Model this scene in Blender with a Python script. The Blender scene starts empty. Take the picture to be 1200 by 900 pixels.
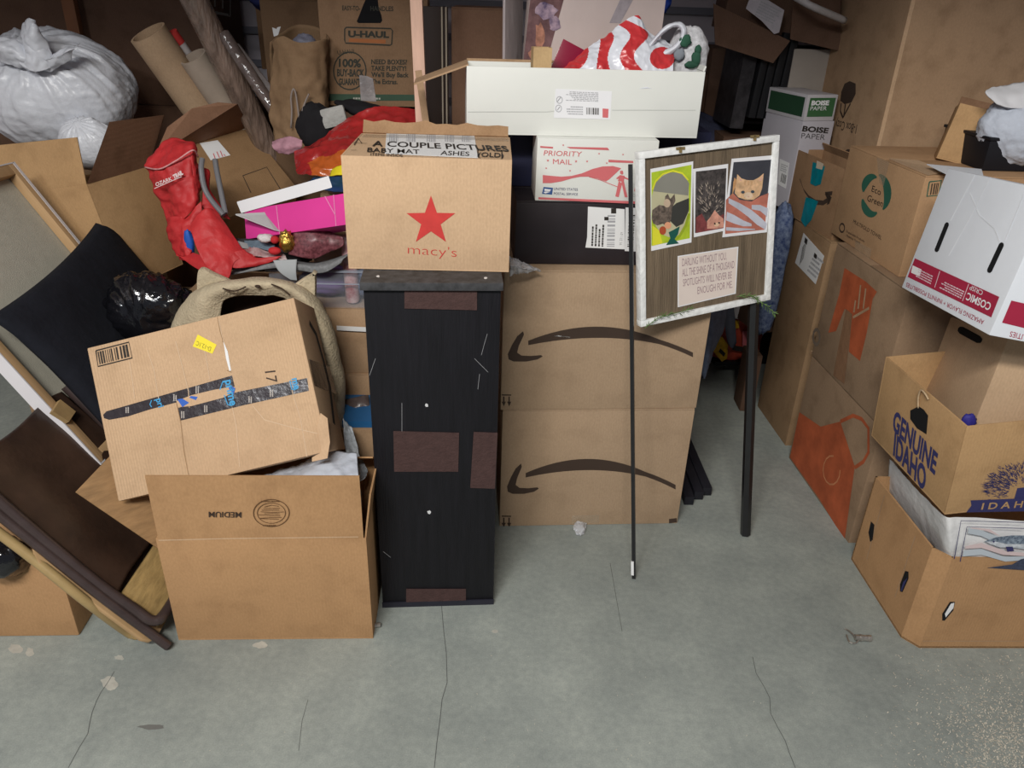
import bpy, bmesh, math, random
from math import sin, cos, pi, radians as R
from mathutils import Vector as V, Matrix, Euler, noise
random.seed(4)
SC = bpy.context.scene
COL = SC.collection
# ---------------------------------------------------------------- camera
EYE = V((0, 0, 1.45)); FP = 900.0; TH = R(27.15); RO = R(1.93)
FW = V((0, cos(TH), -sin(TH))); _u = V((0, sin(TH), cos(TH))); _r = V((1, 0, 0))
RT = _r*cos(RO) + _u*sin(RO); UP = _u*cos(RO) - _r*sin(RO)
cd = bpy.data.cameras.new('camera'); cam = bpy.data.objects.new('camera', cd); COL.objects.link(cam)
cd.sensor_width = 36; cd.lens = FP/1200*36; cd.clip_start = .05
cam.matrix_world = Matrix((( RT.x, UP.x, -FW.x, EYE.x), (RT.y, UP.y, -FW.y, EYE.y), (RT.z, UP.z, -FW.z, EYE.z), (0, 0, 0, 1)))
SC.camera = cam
# ---------------------------------------------------------------- world, light, exposure
w = bpy.data.worlds.new('world'); SC.world = w; w.use_nodes = True
w.node_tree.nodes['Background'].inputs[0].default_value = (.80, .86, 1.0, 1)
w.node_tree.nodes['Background'].inputs[1].default_value = .10
def area(name, loc, target, sx, sy, power, col):
    l = bpy.data.lights.new(name, 'AREA'); l.shape = 'RECTANGLE'; l.size = sx; l.size_y = sy
    l.energy = power; l.color = col
    o = bpy.data.objects.new(name, l); COL.objects.link(o); o.location = loc
    o.rotation_euler = (V(target) - V(loc)).to_track_quat('-Z', 'Y').to_euler(); return o
area('corridor_lamp', (-.5, -.95, 2.93), (-.05, 1.2, 0), 1.3, .25, 62, (1, .965, .90))
area('corridor_lamp_far', (-1.5, -1.4, 2.93), (.6, 1.5, .4), 1.2, .25, 26, (.95, .97, 1.0))
SC.view_settings.view_transform = 'Standard'; SC.view_settings.look = 'None'
SC.view_settings.exposure = 0.68; SC.view_settings.gamma = 1; SC.view_settings.use_curve_mapping = False
# ---------------------------------------------------------------- photo rays -> real points
def ray(px, py): return FW + RT*((px-600)/FP) - UP*((py-450)/FP)
def PY(px, py, Y): r = ray(px, py); return EYE + r*(Y/r.y)
def PZ(px, py, Z): r = ray(px, py); return EYE + r*((Z-1.45)/r.z)
def MX(loc, rot=(0, 0, 0)): return Matrix.Translation(V(loc)) @ Euler([R(a) for a in rot], 'XYZ').to_matrix().to_4x4()
def away(loc, s): return tuple(EYE + (V(loc)-EYE)*s)      # the same direction, further off
# ---------------------------------------------------------------- materials
MATS = {}
def mat(name, col, rough=.8, var=.12, scale=6, bump=.0, bscale=60, metal=0, spec=.3, alpha=1, trans=0, col2=None, stretch=(1,1,1), kind='noise', coat=0):
    if name in MATS: return MATS[name]
    m = bpy.data.materials.new(name); m.use_nodes = True; nt = m.node_tree; N = nt.nodes; L = nt.links
    b = N['Principled BSDF']
    tc = N.new('ShaderNodeTexCoord'); mp = N.new('ShaderNodeMapping'); mp.inputs['Scale'].default_value = stretch
    L.new(tc.outputs['Object'], mp.inputs[0])
    if kind == 'wood':
        n = N.new('ShaderNodeTexWave'); n.inputs['Scale'].default_value = scale; n.inputs['Distortion'].default_value = 5; n.inputs['Detail'].default_value = 3; n.inputs['Detail Scale'].default_value = 1.5
    else:
        n = N.new('ShaderNodeTexNoise'); n.inputs['Scale'].default_value = scale; n.inputs['Detail'].default_value = 6; n.inputs['Roughness'].default_value = .62
    L.new(mp.outputs[0], n.inputs[0])
    r = N.new('ShaderNodeValToRGB'); c = V(col)
    lo = c*(1-var); hi = V(col2) if col2 else c*(1+var)
    r.color_ramp.elements[0].color = (*lo, 1); r.color_ramp.elements[1].color = (*hi, 1)
    r.color_ramp.elements[0].position = .3; r.color_ramp.elements[1].position = .7
    L.new(n.outputs[0] if kind != 'wood' else n.outputs['Fac'], r.inputs[0]); L.new(r.outputs[0], b.inputs['Base Color'])
    b.inputs['Roughness'].default_value = rough; b.inputs['Metallic'].default_value = metal
    b.inputs['Specular IOR Level'].default_value = spec
    if coat: b.inputs['Coat Weight'].default_value = coat; b.inputs['Coat Roughness'].default_value = .15
    if trans: b.inputs['Transmission Weight'].default_value = trans
    if alpha < 1: b.inputs['Alpha'].default_value = alpha
    if bump:
        n2 = N.new('ShaderNodeTexNoise'); n2.inputs['Scale'].default_value = bscale; n2.inputs['Detail'].default_value = 5
        L.new(mp.outputs[0], n2.inputs[0])
        bp = N.new('ShaderNodeBump'); bp.inputs['Strength'].default_value = bump; bp.inputs['Distance'].default_value = .01
        L.new(n2.outputs[0], bp.inputs['Height']); L.new(bp.outputs[0], b.inputs['Normal'])
    MATS[name] = m; return m
def card(name, col, flute=.25, axis=0, stain=.10):
    """corrugated board: kraft fibre grain, faint mottling, soft flutes and slight waviness"""
    if name in MATS: return MATS[name]
    m = bpy.data.materials.new(name); m.use_nodes = True; nt = m.node_tree; N = nt.nodes; L = nt.links
    b = N['Principled BSDF']; b.inputs['Roughness'].default_value = .82; b.inputs['Specular IOR Level'].default_value = .18
    tc = N.new('ShaderNodeTexCoord')
    def noi(s, d, st=(1, 1, 1)):
        mp = N.new('ShaderNodeMapping'); mp.inputs['Scale'].default_value = st; L.new(tc.outputs['Object'], mp.inputs[0])
        n = N.new('ShaderNodeTexNoise'); n.inputs['Scale'].default_value = s; n.inputs['Detail'].default_value = d; L.new(mp.outputs[0], n.inputs[0]); return n
    big = noi(3.5, 4); fib = noi(210, 3, (1, 1, .6)); sm = noi(14, 8)
    c = V(col)
    r = N.new('ShaderNodeValToRGB'); r.color_ramp.elements[0].color = (*(c*.93), 1); r.color_ramp.elements[1].color = (*(c*1.06), 1)
    r.color_ramp.elements[0].position = .3; r.color_ramp.elements[1].position = .7; L.new(big.outputs[0], r.inputs[0])
    mx = N.new('ShaderNodeMixRGB'); mx.blend_type = 'MULTIPLY'; mx.inputs[0].default_value = 1
    r2 = N.new('ShaderNodeValToRGB'); r2.color_ramp.elements[0].color = (.94, .935, .93, 1); r2.color_ramp.elements[1].color = (1.04, 1.04, 1.04, 1)
    r2.color_ramp.elements[0].position = .35; r2.color_ramp.elements[1].position = .65
    L.new(fib.outputs[0], r2.inputs[0]); L.new(r.outputs[0], mx.inputs[1]); L.new(r2.outputs[0], mx.inputs[2])
    mx2 = N.new('ShaderNodeMixRGB'); mx2.blend_type = 'MULTIPLY'; mx2.inputs[0].default_value = 1
    r3 = N.new('ShaderNodeValToRGB'); r3.color_ramp.elements[0].color = (1-stain*2, 1-stain*2.2, 1-stain*2.4, 1); r3.color_ramp.elements[1].color = (1, 1, 1, 1)
    r3.color_ramp.elements[0].position = .28; r3.color_ramp.elements[1].position = .5
    L.new(sm.outputs[0], r3.inputs[0]); L.new(mx.outputs[0], mx2.inputs[1]); L.new(r3.outputs[0], mx2.inputs[2]); L.new(mx2.outputs[0], b.inputs['Base Color'])
    wv = N.new('ShaderNodeTexWave'); wv.bands_direction = 'XYZ'[axis]; wv.inputs['Scale'].default_value = 45; L.new(tc.outputs['Object'], wv.inputs[0])
    wn = noi(5, 2)
    ad = N.new('ShaderNodeMath'); ad.operation = 'MULTIPLY_ADD'; ad.inputs[1].default_value = flute*.12; L.new(wv.outputs['Fac'], ad.inputs[0])
    ml = N.new('ShaderNodeMath'); ml.operation = 'MULTIPLY'; ml.inputs[1].default_value = .9; L.new(wn.outputs[0], ml.inputs[0]); L.new(ml.outputs[0], ad.inputs[2])
    bp = N.new('ShaderNodeBump'); bp.inputs['Strength'].default_value = .55; bp.inputs['Distance'].default_value = .006
    L.new(ad.outputs[0], bp.inputs['Height']); L.new(bp.outputs[0], b.inputs['Normal'])
    MATS[name] = m; return m
KR = card('kraft_board', (.47, .325, .205), .35, 0, .04)
KR_PALE = card('pale_kraft_board', (.58, .395, .245), .35, 0, .05)
KR_LINED = card('fluted_kraft_board', (.57, .385, .235), 1.6, 0, .05)
KR_DULL = card('dull_kraft_board', (.42, .275, .165), .3, 1, .10)
KR_BROWN = card('brown_kraft_board', (.44, .255, .125), .3, 0, .06)
KR_GOLD = card('golden_kraft_board', (.46, .285, .14), .3, 0, .08)
KR_DARK = card('dark_kraft_board', (.23, .13, .075), .3, 0, .10)
KR_IN = card('inner_kraft_board', (.36, .22, .12), .3, 0, .08)
WHITE_B = mat('white_coated_board', (.72, .73, .69), .5, .03, 4, .12, 9)
WHITE_W = mat('white_waxed_board', (.72, .75, .80), .55, .04, 5, .12, 8)
BLACK_B = mat('black_board', (.022, .017, .02), .5, .3, 5, .1, 10)
NAVY = mat('navy_board', (.012, .014, .04), .55, .2, 5)
INK = mat('black_ink', (.03, .024, .02), .7, .1)
INKB = mat('brown_black_ink', (.055, .035, .025), .7, .1)
INKBLUE = mat('navy_ink', (.035, .035, .12), .7, .1)
INKPALE = mat('pale_grey_ink', (.38, .38, .40), .7, .1)
RED = mat('red_ink', (.55, .045, .04), .6, .1, 30)
REDP = mat('rose_ink', (.62, .15, .16), .6, .06)
CRIM = mat('crimson_ink', (.36, .02, .055), .6, .05)
ORANGE = mat('orange_ink', (.42, .095, .035), .8, .25, 12)
GREEN = mat('green_ink', (.03, .12, .08), .7, .1)
TAPE = mat('clear_packing_tape', (.55, .43, .30), .18, .1, 8, .3, 25, alpha=.35, spec=.6)
TAPEBR = mat('brown_packing_tape', (.27, .15, .085), .2, .1, 8, .3, 25, spec=.6)
PAPER = mat('label_paper', (.78, .78, .78), .6, .02)
BLACKM = mat('black_paint', (.012, .012, .014), .45, .3, 10)
SOLIDW = mat('white_ink', (.8, .8, .82), .6, .02)
# ---------------------------------------------------------------- object bookkeeping
WM = {}
def tag(o, label=None, cat=None, group=None, kind=None):
    if label: o['label'] = label
    if cat: o['category'] = cat
    if group: o['group'] = group
    if kind: o['kind'] = kind
    return o
def thing(name, label, cat, M=None, group=None):
    if M is None: M = Matrix.Identity(4)
    if isinstance(M, (tuple, V)): M = Matrix.Translation(V(M))
    o = bpy.data.objects.new(name, None); COL.objects.link(o); o.matrix_world = M
    o.empty_display_size = .05; WM[o.name] = M.copy(); return tag(o, label, cat, group)
def wm(o): return WM[o.name]
class G:
    """collects world-space geometry; build() links it as one mesh object, local to its parent"""
    def __init__(s): s.v = []; s.f = []
    def add(s, vs, fs):
        k = len(s.v); s.v += [V(a) for a in vs]; s.f += [[i+k for i in f] for f in fs]; return s
    def box(s, M, lo, hi):
        (a, b, c), (d, e, f) = lo, hi
        vs = [M @ V(p) for p in ((a,b,c),(d,b,c),(d,e,c),(a,e,c),(a,b,f),(d,b,f),(d,e,f),(a,e,f))]
        return s.add(vs, [(0,3,2,1),(4,5,6,7),(0,1,5,4),(1,2,6,5),(2,3,7,6),(3,0,4,7)])
    def prism(s, pts, nrm):
        """closed outline (world points) given thickness vector nrm"""
        n = len(pts); s.add([V(p) for p in pts] + [V(p)+nrm for p in pts], [tuple(range(n))[::-1], tuple(range(n, 2*n))] + [(i, (i+1) % n, (i+1) % n+n, i+n) for i in range(n)]); return s
    def poly(s, pts): return s.add(pts, [tuple(range(len(pts)))])
    def tube(s, pts, r, n=12, caps=True, inner=None):
        pts = [V(p) for p in pts]; k = len(pts); rr = r if isinstance(r, (list, tuple)) else [r]*k
        prev = None; rings = []
        for i, p in enumerate(pts):
            t = (pts[min(i+1, k-1)] - pts[max(i-1, 0)]).normalized()
            if prev is None:
                a = t.cross(V((0, 0, 1))); a = t.cross(V((1, 0, 0))) if a.length < .1 else a
            else: a = prev - t*prev.dot(t)
            a.normalize(); prev = a; b = t.cross(a)
            rings.append([p + a*cos(2*pi*j/n)*rr[i] + b*sin(2*pi*j/n)*rr[i] for j in range(n)])
        vs = [q for g in rings for q in g]; fs = []
        for i in range(k-1):
            for j in range(n): fs.append((i*n+j, i*n+(j+1) % n, (i+1)*n+(j+1) % n, (i+1)*n+j))
        if caps: fs += [tuple(range(n))[::-1], tuple(range((k-1)*n, k*n))]
        return s.add(vs, fs)
    def build(s, name, m, parent=None, smooth=False, bevel=0, solid=0, label=None, kind=None, cat=None, group=None, weld=False):
        me = bpy.data.meshes.new(name)
        if parent is not None: Mi = wm(parent).inverted(); loc = None
        else:
            xs = [p.x for p in s.v]; ys = [p.y for p in s.v]; zs = [p.z for p in s.v]
            loc = V(((min(xs)+max(xs))/2, (min(ys)+max(ys))/2, min(zs))); Mi = Matrix.Translation(-loc)
        me.from_pydata([tuple(Mi @ p) for p in s.v], [], s.f)
        if bevel or weld:
            bm = bmesh.new(); bm.from_mesh(me)
            if weld: bmesh.ops.remove_doubles(bm, verts=bm.verts, dist=1e-5)
            bmesh.ops.recalc_face_normals(bm, faces=bm.faces)
            if bevel: bmesh.ops.bevel(bm, geom=[e for e in bm.edges if e.is_manifold and e.calc_face_angle(0) > .5], offset=bevel, segments=2, affect='EDGES', profile=.6)
            bm.to_mesh(me); bm.free()
        else:
            me.validate()
        me.materials.append(m)
        if smooth or bevel:
            for p in me.polygons: p.use_smooth = True
            if bevel or smooth == 'auto':
                try: me.set_sharp_from_angle(angle=R(35))
                except Exception: pass
        o = bpy.data.objects.new(name, me); COL.objects.link(o)
        if parent is not None: o.parent = parent; WM[o.name] = wm(parent)
        else: o.location = loc; WM[o.name] = Matrix.Translation(loc)
        if solid:
            md = o.modifiers.new('thickness', 'SOLIDIFY'); md.thickness = solid; md.offset = 0
        return tag(o, label, cat, group, kind)
# ---------------------------------------------------------------- faces of things: marks, stickers and lettering lie on them
class Face:
    def __init__(s, O, u, v): s.O = V(O); s.u = V(u).normalized(); s.v = V(v).normalized(); s.n = s.u.cross(s.v)
    dy = 0
    def hit(s, px, py, lift=.0008):
        r = ray(px, py+s.dy); t = (s.O-EYE).dot(s.n)/r.dot(s.n); return EYE + r*t + s.n*lift
    def at(s, u, v, lift=.0008): return s.O + s.u*u + s.v*v + s.n*lift
def face(M, d, side):
    w_, d_, h_ = d
    T = {'F': ((0,0,0),(1,0,0),(0,0,1)), 'L': ((0,d_,0),(0,-1,0),(0,0,1)), 'R': ((w_,0,0),(0,1,0),(0,0,1)), 'T': ((0,0,h_),(1,0,0),(0,1,0)), 'B': ((w_,d_,0),(-1,0,0),(0,0,1))}[side]
    r3 = M.to_3x3(); return Face(M @ V(T[0]), r3 @ V(T[1]), r3 @ V(T[2]))
def mark(fc, polys, m, parent, name='printed_mark', lift=.0008, th=0, label=None):
    """flat print: polygons in photo pixels dropped onto the face"""
    g = G()
    for p in polys:
        pts = [fc.hit(x, y, lift) for x, y in p]
        if th: g.prism(pts, fc.n*th)
        else: g.poly(pts)
    return g.build(name, m, parent, label=label)
def stroke(fc, lines, wpx, m, parent, name='printed_line', lift=.0008):
    if len(lines) > 1 and name in ('crease', 'pen_stroke', 'scratch', 'bare_edge', 'worn_line'):
        for ln in lines: stroke(fc, [ln], wpx, m, parent, name, lift)
        return
    g = G()
    for ln in lines:
        P = [fc.hit(x, y, lift) for x, y in ln]
        sc = (fc.hit(ln[0][0]+1, ln[0][1], lift)-P[0]).length*wpx/2
        L_, R_ = [], []
        for i, p in enumerate(P):
            t = (P[min(i+1, len(P)-1)]-P[max(i-1, 0)]).normalized(); q = fc.n.cross(t)*sc; L_.append(p+q); R_.append(p-q)
        for i in range(len(P)-1): g.poly([R_[i], R_[i+1], L_[i+1], L_[i]])
    return g.build(name, m, parent)
_tc = {}
def textmesh(s, bold):
    if (s, bold) in _tc: return _tc[s, bold]
    c = bpy.data.curves.new('t', 'FONT'); c.body = s; c.offset = bold; c.resolution_u = 3
    o = bpy.data.objects.new('t', c); COL.objects.link(o); dg = bpy.context.evaluated_depsgraph_get(); dg.update()
    me = bpy.data.meshes.new_from_object(o.evaluated_get(dg)); vs = [v.co.copy() for v in me.vertices]; fs = [tuple(p.vertices) for p in me.polygons]
    bpy.data.objects.remove(o); bpy.data.curves.remove(c); bpy.data.meshes.remove(me)
    x0 = min(v.x for v in vs); x1 = max(v.x for v in vs); 
    for v in vs: v.x = (v.x-x0)/(x1-x0); v.y = v.y/.70
    _tc[s, bold] = (vs, fs); return _tc[s, bold]
def text(fc, s, A, B, C, m, parent, bold=0, name='lettering', lift=.001):
    """lettering from baseline start A to baseline end B, capitals reaching C (above A)"""
    a, b, c = [fc.hit(*q, lift) for q in (A, B, C)]
    vs, fs = textmesh(s, bold); return G().add([a + (b-a)*v.x + (c-a)*v.y for v in vs], fs).build(name, m, parent)
def barcode(fc, A, B, C, n, m, parent, seed=1, name='barcode'):
    """bars stepping from A to B, each reaching towards C"""
    rnd = random.Random(seed); g = G(); a, b, c = [fc.hit(*q, .0012) for q in (A, B, C)]; x = 0
    while x < .98:
        w_ = rnd.uniform(.3, 1.3)/n; g.poly([a+(b-a)*x, a+(b-a)*min(x+w_, 1), c+(b-a)*min(x+w_, 1), c+(b-a)*x]); x += w_ + rnd.uniform(.4, 1.3)/n
    return g.build(name, m, parent)
def sticker(fc, quad, m, parent, name='shipping_label', th=.0006, label=None): return mark(fc, [quad], m, parent, name, .0004, th, label)
def fineprint(fc, A, B, C, rows, m, parent, seed=3, name='fine_print', fill=.5):
    """rows of tiny words, too small to read in the photo, as dashes"""
    rnd = random.Random(seed); g = G(); a, b, c = [fc.hit(*q, .0013) for q in (A, B, C)]
    for i in range(rows):
        y0 = (i+.2)/rows; y1 = y0 + fill/rows; x = 0; end = rnd.uniform(.7, 1)
        while x < end:
            w_ = rnd.uniform(.03, .12); x1 = min(x+w_, 1)
            g.poly([a+(b-a)*x+(c-a)*y0, a+(b-a)*x1+(c-a)*y0, a+(b-a)*x1+(c-a)*y1, a+(b-a)*x+(c-a)*y1]); x += w_+.02
    return g.build(name, m, parent)
# ---------------------------------------------------------------- cartons
def panel(o, M, lo, hi, m, name='flap', bevel=.0008): return G().box(M, lo, hi).build(name, m, o, bevel=bevel)
def carton(name, label, M, d, m, top='closed', flaps=(), group=None, cat='box', tape=True, mi=None, bev=.003, th=.004, ragged=0):
    """top: closed = two flaps meeting at a seam, open = walls only.  flaps: (side, length, degrees out from upright, inset)"""
    w_, d_, h_ = d; o = thing(name, label, cat, M, group); mi = mi or KR_IN
    if top == 'closed':
        G().box(M, (0,0,0), (w_,d_,h_-th)).build('body', m, o, bevel=bev)
        panel(o, M, (.001,.001,h_-th), (w_-.001,d_/2-.001,h_), m); panel(o, M, (.001,d_/2+.001,h_-th), (w_-.001,d_-.001,h_), m)
        if tape: G().box(M, (0,d_/2-.025,h_+.0002), (w_,d_/2+.025,h_+.0006)).build('packing_tape', TAPE, o)
    elif top == 'plain':
        G().box(M, (0,0,0), (w_,d_,h_)).build('body', m, o, bevel=bev)
    else:
        g = G(); t = th
        g.box(M, (0,0,0), (w_,d_,t)); g.box(M, (0,0,t), (w_,t,h_)); g.box(M, (0,d_-t,t), (w_,d_,h_)); g.box(M, (0,t,t), (t,d_-t,h_)); g.box(M, (w_-t,t,t), (w_,d_-t,h_))
        g.build('body', m, o, bevel=.0008)
        for fl in flaps:
            side, ln, ang = fl[:3]; ins = fl[3] if len(fl) > 3 else .004; fm = fl[4] if len(fl) > 4 else m
            hx = {'F': ((0,0,h_), (1,0,0), (0,-1,0), w_), 'B': ((w_,d_,h_), (-1,0,0), (0,1,0), w_), 'L': ((0,d_,h_), (0,-1,0), (-1,0,0), d_), 'R': ((w_,0,h_), (0,1,0), (1,0,0), d_)}[side]
            O, ax, out = V(hx[0]), V(hx[1]), V(hx[2]); a = R(ang); dirv = V((0,0,1))*cos(a)+out*sin(a); nr = (ax.cross(dirv))*t
            n = 14; rnd = random.Random(len(name)+ord(side)); A = []; 
            for i in range(n+1):
                q = ins + (hx[3]-2*ins)*i/n; e = ln + (rnd.uniform(-ragged, ragged) if ragged else 0) ; A.append((q, e))
            g = G(); pts = [O+ax*ins, O+ax*(hx[3]-ins)] + [O+ax*q+dirv*e for q, e in reversed(A)]
            g.prism([M @ p for p in pts], M.to_3x3() @ (-nr)); g.build('flap', fm, o, weld=True)
    return o
# ---------------------------------------------------------------- soft things
def nz(p, s, seed=0): return noise.noise(V(p)*s + V((seed*7.3, seed*3.1, seed*1.7)))
def cr(p0, p1, p2, p3, t):
    return .5*((2*p1) + (p2-p0)*t + (2*p0-5*p1+4*p2-p3)*t*t + (3*p1-p0-3*p2+p3)*t**3)
def spline(P, n):
    P = [V(p) for p in P]; out = []; k = len(P)-1
    for i in range(n+1):
        x = i/n*k; j = min(int(x), k-1); t = x-j
        out.append(cr(P[max(j-1, 0)], P[j], P[j+1], P[min(j+2, k)], t))
    return out
def sheet(ctrl, nu=24, nv=24, amp=.006, freq=18, seed=1, fold=None):
    rows = [spline(r, nu) for r in ctrl]; cols = [spline([r[i] for r in rows], nv) for i in range(nu+1)]
    P = [[cols[i][j] for i in range(nu+1)] for j in range(nv+1)]; vs = []
    for j in range(nv+1):
        for i in range(nu+1):
            a = P[min(j+1, nv)][i]-P[max(j-1, 0)][i]; b = P[j][min(i+1, nu)]-P[j][max(i-1, 0)]; n = b.cross(a)
            n = n.normalized() if n.length > 1e-9 else V((0, 0, 1)); p = P[j][i]
            k = nz(p, freq, seed)*.6 + abs(nz(p, freq*2.1, seed+1))*.5 + nz(p, freq*4.3, seed+2)*.15
            if fold: k += fold(i/nu, j/nv)
            vs.append(p + n*k*amp)
    fs = [(j*(nu+1)+i, j*(nu+1)+i+1, (j+1)*(nu+1)+i+1, (j+1)*(nu+1)+i) for j in range(nv) for i in range(nu)]
    return G().add(vs, fs)
def blob(M, r, fn=None, n=40, amp=.05, freq=2.4, seed=1, ridge=.5):
    """closed lumpy surface; fn(unit dir) -> radius factor"""
    vs, fs = [], []; nl = n; nm = n//2
    for j in range(nm+1):
        ph = pi*j/nm
        for i in range(nl):
            t = 2*pi*i/nl; u = V((sin(ph)*cos(t), sin(ph)*sin(t), cos(ph)))
            k = 1 + amp*(nz(u, freq, seed) + ridge*(.35-abs(nz(u, freq*2.3, seed+3)))*1.6 + ridge*(.3-abs(nz(u, freq*5.1, seed+5)))*.7)
            if fn: k *= fn(u)
            vs.append(M @ V((u.x*r[0]*k, u.y*r[1]*k, u.z*r[2]*k)))
    for j in range(nm):
        for i in range(nl): fs.append((j*nl+i, (j+1)*nl+i, (j+1)*nl+(i+1) % nl, j*nl+(i+1) % nl))
    g = G().add(vs, fs); return g
# ================================================================ SETTING
def concrete():
    m = bpy.data.materials.new('concrete'); m.use_nodes = True; nt = m.node_tree; N = nt.nodes; L = nt.links; b = N['Principled BSDF']
    b.inputs['Roughness'].default_value = .62; b.inputs['Specular IOR Level'].default_value = .3
    tc = N.new('ShaderNodeTexCoord'); last = None
    for sc, lo, hi, a, c in ((1.4, .35, .65, .82, 1.12), (9, .35, .7, .92, 1.08), (60, .3, .7, .90, 1.08), (300, .3, .7, .90, 1.08)):
        n = N.new('ShaderNodeTexNoise'); n.inputs['Scale'].default_value = sc; n.inputs['Detail'].default_value = 6; L.new(tc.outputs['Object'], n.inputs[0])
        r = N.new('ShaderNodeValToRGB'); r.color_ramp.elements[0].position = lo; r.color_ramp.elements[1].position = hi
        r.color_ramp.elements[0].color = (a*.99, a, a, 1); r.color_ramp.elements[1].color = (c, c, c*.985, 1); L.new(n.outputs[0], r.inputs[0])
        x = N.new('ShaderNodeMixRGB'); x.blend_type = 'MULTIPLY'; x.inputs[0].default_value = 1
        if last: L.new(last.outputs[0], x.inputs[1])
        else: x.inputs[1].default_value = (.300, .322, .308, 1)
        L.new(r.outputs[0], x.inputs[2]); last = x
    L.new(last.outputs[0], b.inputs['Base Color'])
    bp = N.new('ShaderNodeBump'); bp.inputs['Strength'].default_value = .12; bp.inputs['Distance'].default_value = .004
    n = N.new('ShaderNodeTexNoise'); n.inputs['Scale'].default_value = 40; n.inputs['Detail'].default_value = 8; L.new(tc.outputs['Object'], n.inputs[0])
    L.new(n.outputs[0], bp.inputs['Height']); L.new(bp.outputs[0], b.inputs['Normal']); return m
I4 = Matrix.Identity(4)
floor = G().box(I4, (-2.6, -3, -.1), (2.6, 3.7, 0)).build('floor', concrete(), kind='structure')
FL = Face((0, 0, 0), (1, 0, 0), (0, 1, 0))
CRK = mat('crack_shadow', (.10, .105, .10), .9, .1); SPOT = mat('pale_mortar', (.42, .41, .36), .9, .15, 40)
for ln in ([(134,787),(127,799),(118,812),(113,822),(108,835),(105,848),(103,860),(93,876),(80,900)], [(517,705),(520,740),(523,765),(524,800),(518,820),(516,840),(512,870),(509,900)],
           [(882,770),(886,789),(896,806),(902,818),(903,836),(911,852),(920,868),(924,880),(932,900)], [(361,820),(354,845),(350,880)], [(715,660),(722,700),(729,740)]):
    stroke(FL, [ln], .7 if ln[0][0] not in (361, 715) else .5, CRK, floor, 'crack', .0006)
rnd = random.Random(5)
def splat(cx, cy, rx, ry, k):
    return [(cx+cos(a*2*pi/14)*rx*rnd.uniform(.7, 1.2), cy+sin(a*2*pi/14)*ry*rnd.uniform(.7, 1.2)) for a in range(14)][::-1]
for a in ((18,760,9,6),(35,764,5,5),(128,801,10,8),(140,771,6,3),(305,756,8,4),(580,740,4,2)): mark(FL, [splat(*a, 0)], SPOT, floor, 'mortar_spot', .0005)
mark(FL, [splat(178,852,15,3,0)], mat('scuff', (.15,.15,.14), .9, .2), floor, 'scuff_mark', .0005)
WALLM = mat('grey_steel_wall', (.55, .50, .53), .5, .05, 3, spec=.4)
wb = G().box(I4, (-2.3, 3.6, 0), (2.3, 3.7, 2.7)).build('wall_back', WALLM, kind='structure')
RIBM = mat('rib_steel', (.20, .20, .23), .5, .05)
for i in range(20): G().box(I4, (-2.3, 3.582, .08+i*.13), (2.3, 3.6, .108+i*.13)).build('rib', RIBM, wb)
G().box(I4, (-2.3, .35, 0), (-2.2, 3.6, 2.7)).build('wall_left', WALLM, kind='structure')
G().box(I4, (2.2, .35, 0), (2.3, 3.6, 2.7)).build('wall_right', WALLM, kind='structure')
G().box(I4, (-2.3, .3, 2.7), (2.3, 3.7, 2.8)).build('ceiling', WALLM, kind='structure')
G().box(I4, (-2.3, .28, 2.36), (2.3, .35, 2.8)).build('wall_front', WALLM, kind='structure')

# ================================================================ MIDDLE: shelf unit, cartons, sign
KR_AR = card('taupe_kraft_board', (.405, .285, .185), .35, 0, .05)
# black shelf unit standing on end
M = MX((-.319, 1.522, 0), (0, 0, 5.1)); D = (.29, .3, .896)
o = thing('shelf_unit', 'tall black wooden shelf unit standing on end with brown felt pads', 'shelf unit', M)
BW = mat('black_stained_wood', (.0075, .007, .0095), .45, .3, 8, .15, 30, stretch=(8, 8, .6), spec=.3)
FELT = mat('brown_felt', (.066, .036, .033), .95, .15, 50, .3, 200)
G().box(M, (0,.0,.0), (D[0],.016,.882)).build('front_panel', BW, o, bevel=.0015)
for x in (0, D[0]-.016): G().box(M, (x,.0165,0), (x+.016,D[1],.882)).build('side_panel', BW, o, bevel=.001)
G().box(M, (.0165,D[1]-.012,0), (D[0]-.0165,D[1],.882)).build('back_panel', BW, o)
G().box(M, (-.006,-.012,.8825), (D[0]+.004,D[1],.9)).build('top_panel', mat('worn_black_edge', (.045,.045,.048), .5, .5, 40), o, bevel=.0015)
G().box(M, (-.001,-.004,0), (D[0]+.001,-.0003,.016)).build('base_strip', mat('dark_blue_strip', (.02,.02,.03), .5, .3), o)
F = face(M, D, 'F'); FF = Face(F.O, F.u, F.v)
for q in ([(474,332),(559,334),(559,363),(474,361)], [(461,505),(538,507),(537,552),(462,552)], [(555,506),(583,507),(580,572),(551,571)], [(476,690),(546,690),(546,710),(476,710)]):
    mark(FF, [q[::-1]], FELT, o, 'felt_pad', .0, .003)
SCR = mat('silver_screw', (.65,.65,.66), .4, .1)
for x, y in ((500,475),(503,600)): mark(FF, [splat(x, y, 2.2, 2.2, 0)], SCR, o, 'screw', .0005)
FT = Face(M @ V((0,0,.9)), M.to_3x3() @ V((1,0,0)), M.to_3x3() @ V((0,1,0)))
for x, y in ((443,324),(569,326)): mark(FT, [splat(x, y, 2, 1.3, 0)], SCR, o, 'screw', .0005)
stroke(FF, [[(571,391),(567,405),(564,416)], [(562,438),(560,456)], [(556,420),(572,436)], [(449,646),(458,653)], [(471,472),(471,507)], [(440,420),(433,440)]], .45, mat('scratch', (.30,.30,.31), .6), o, 'scratch')
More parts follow.
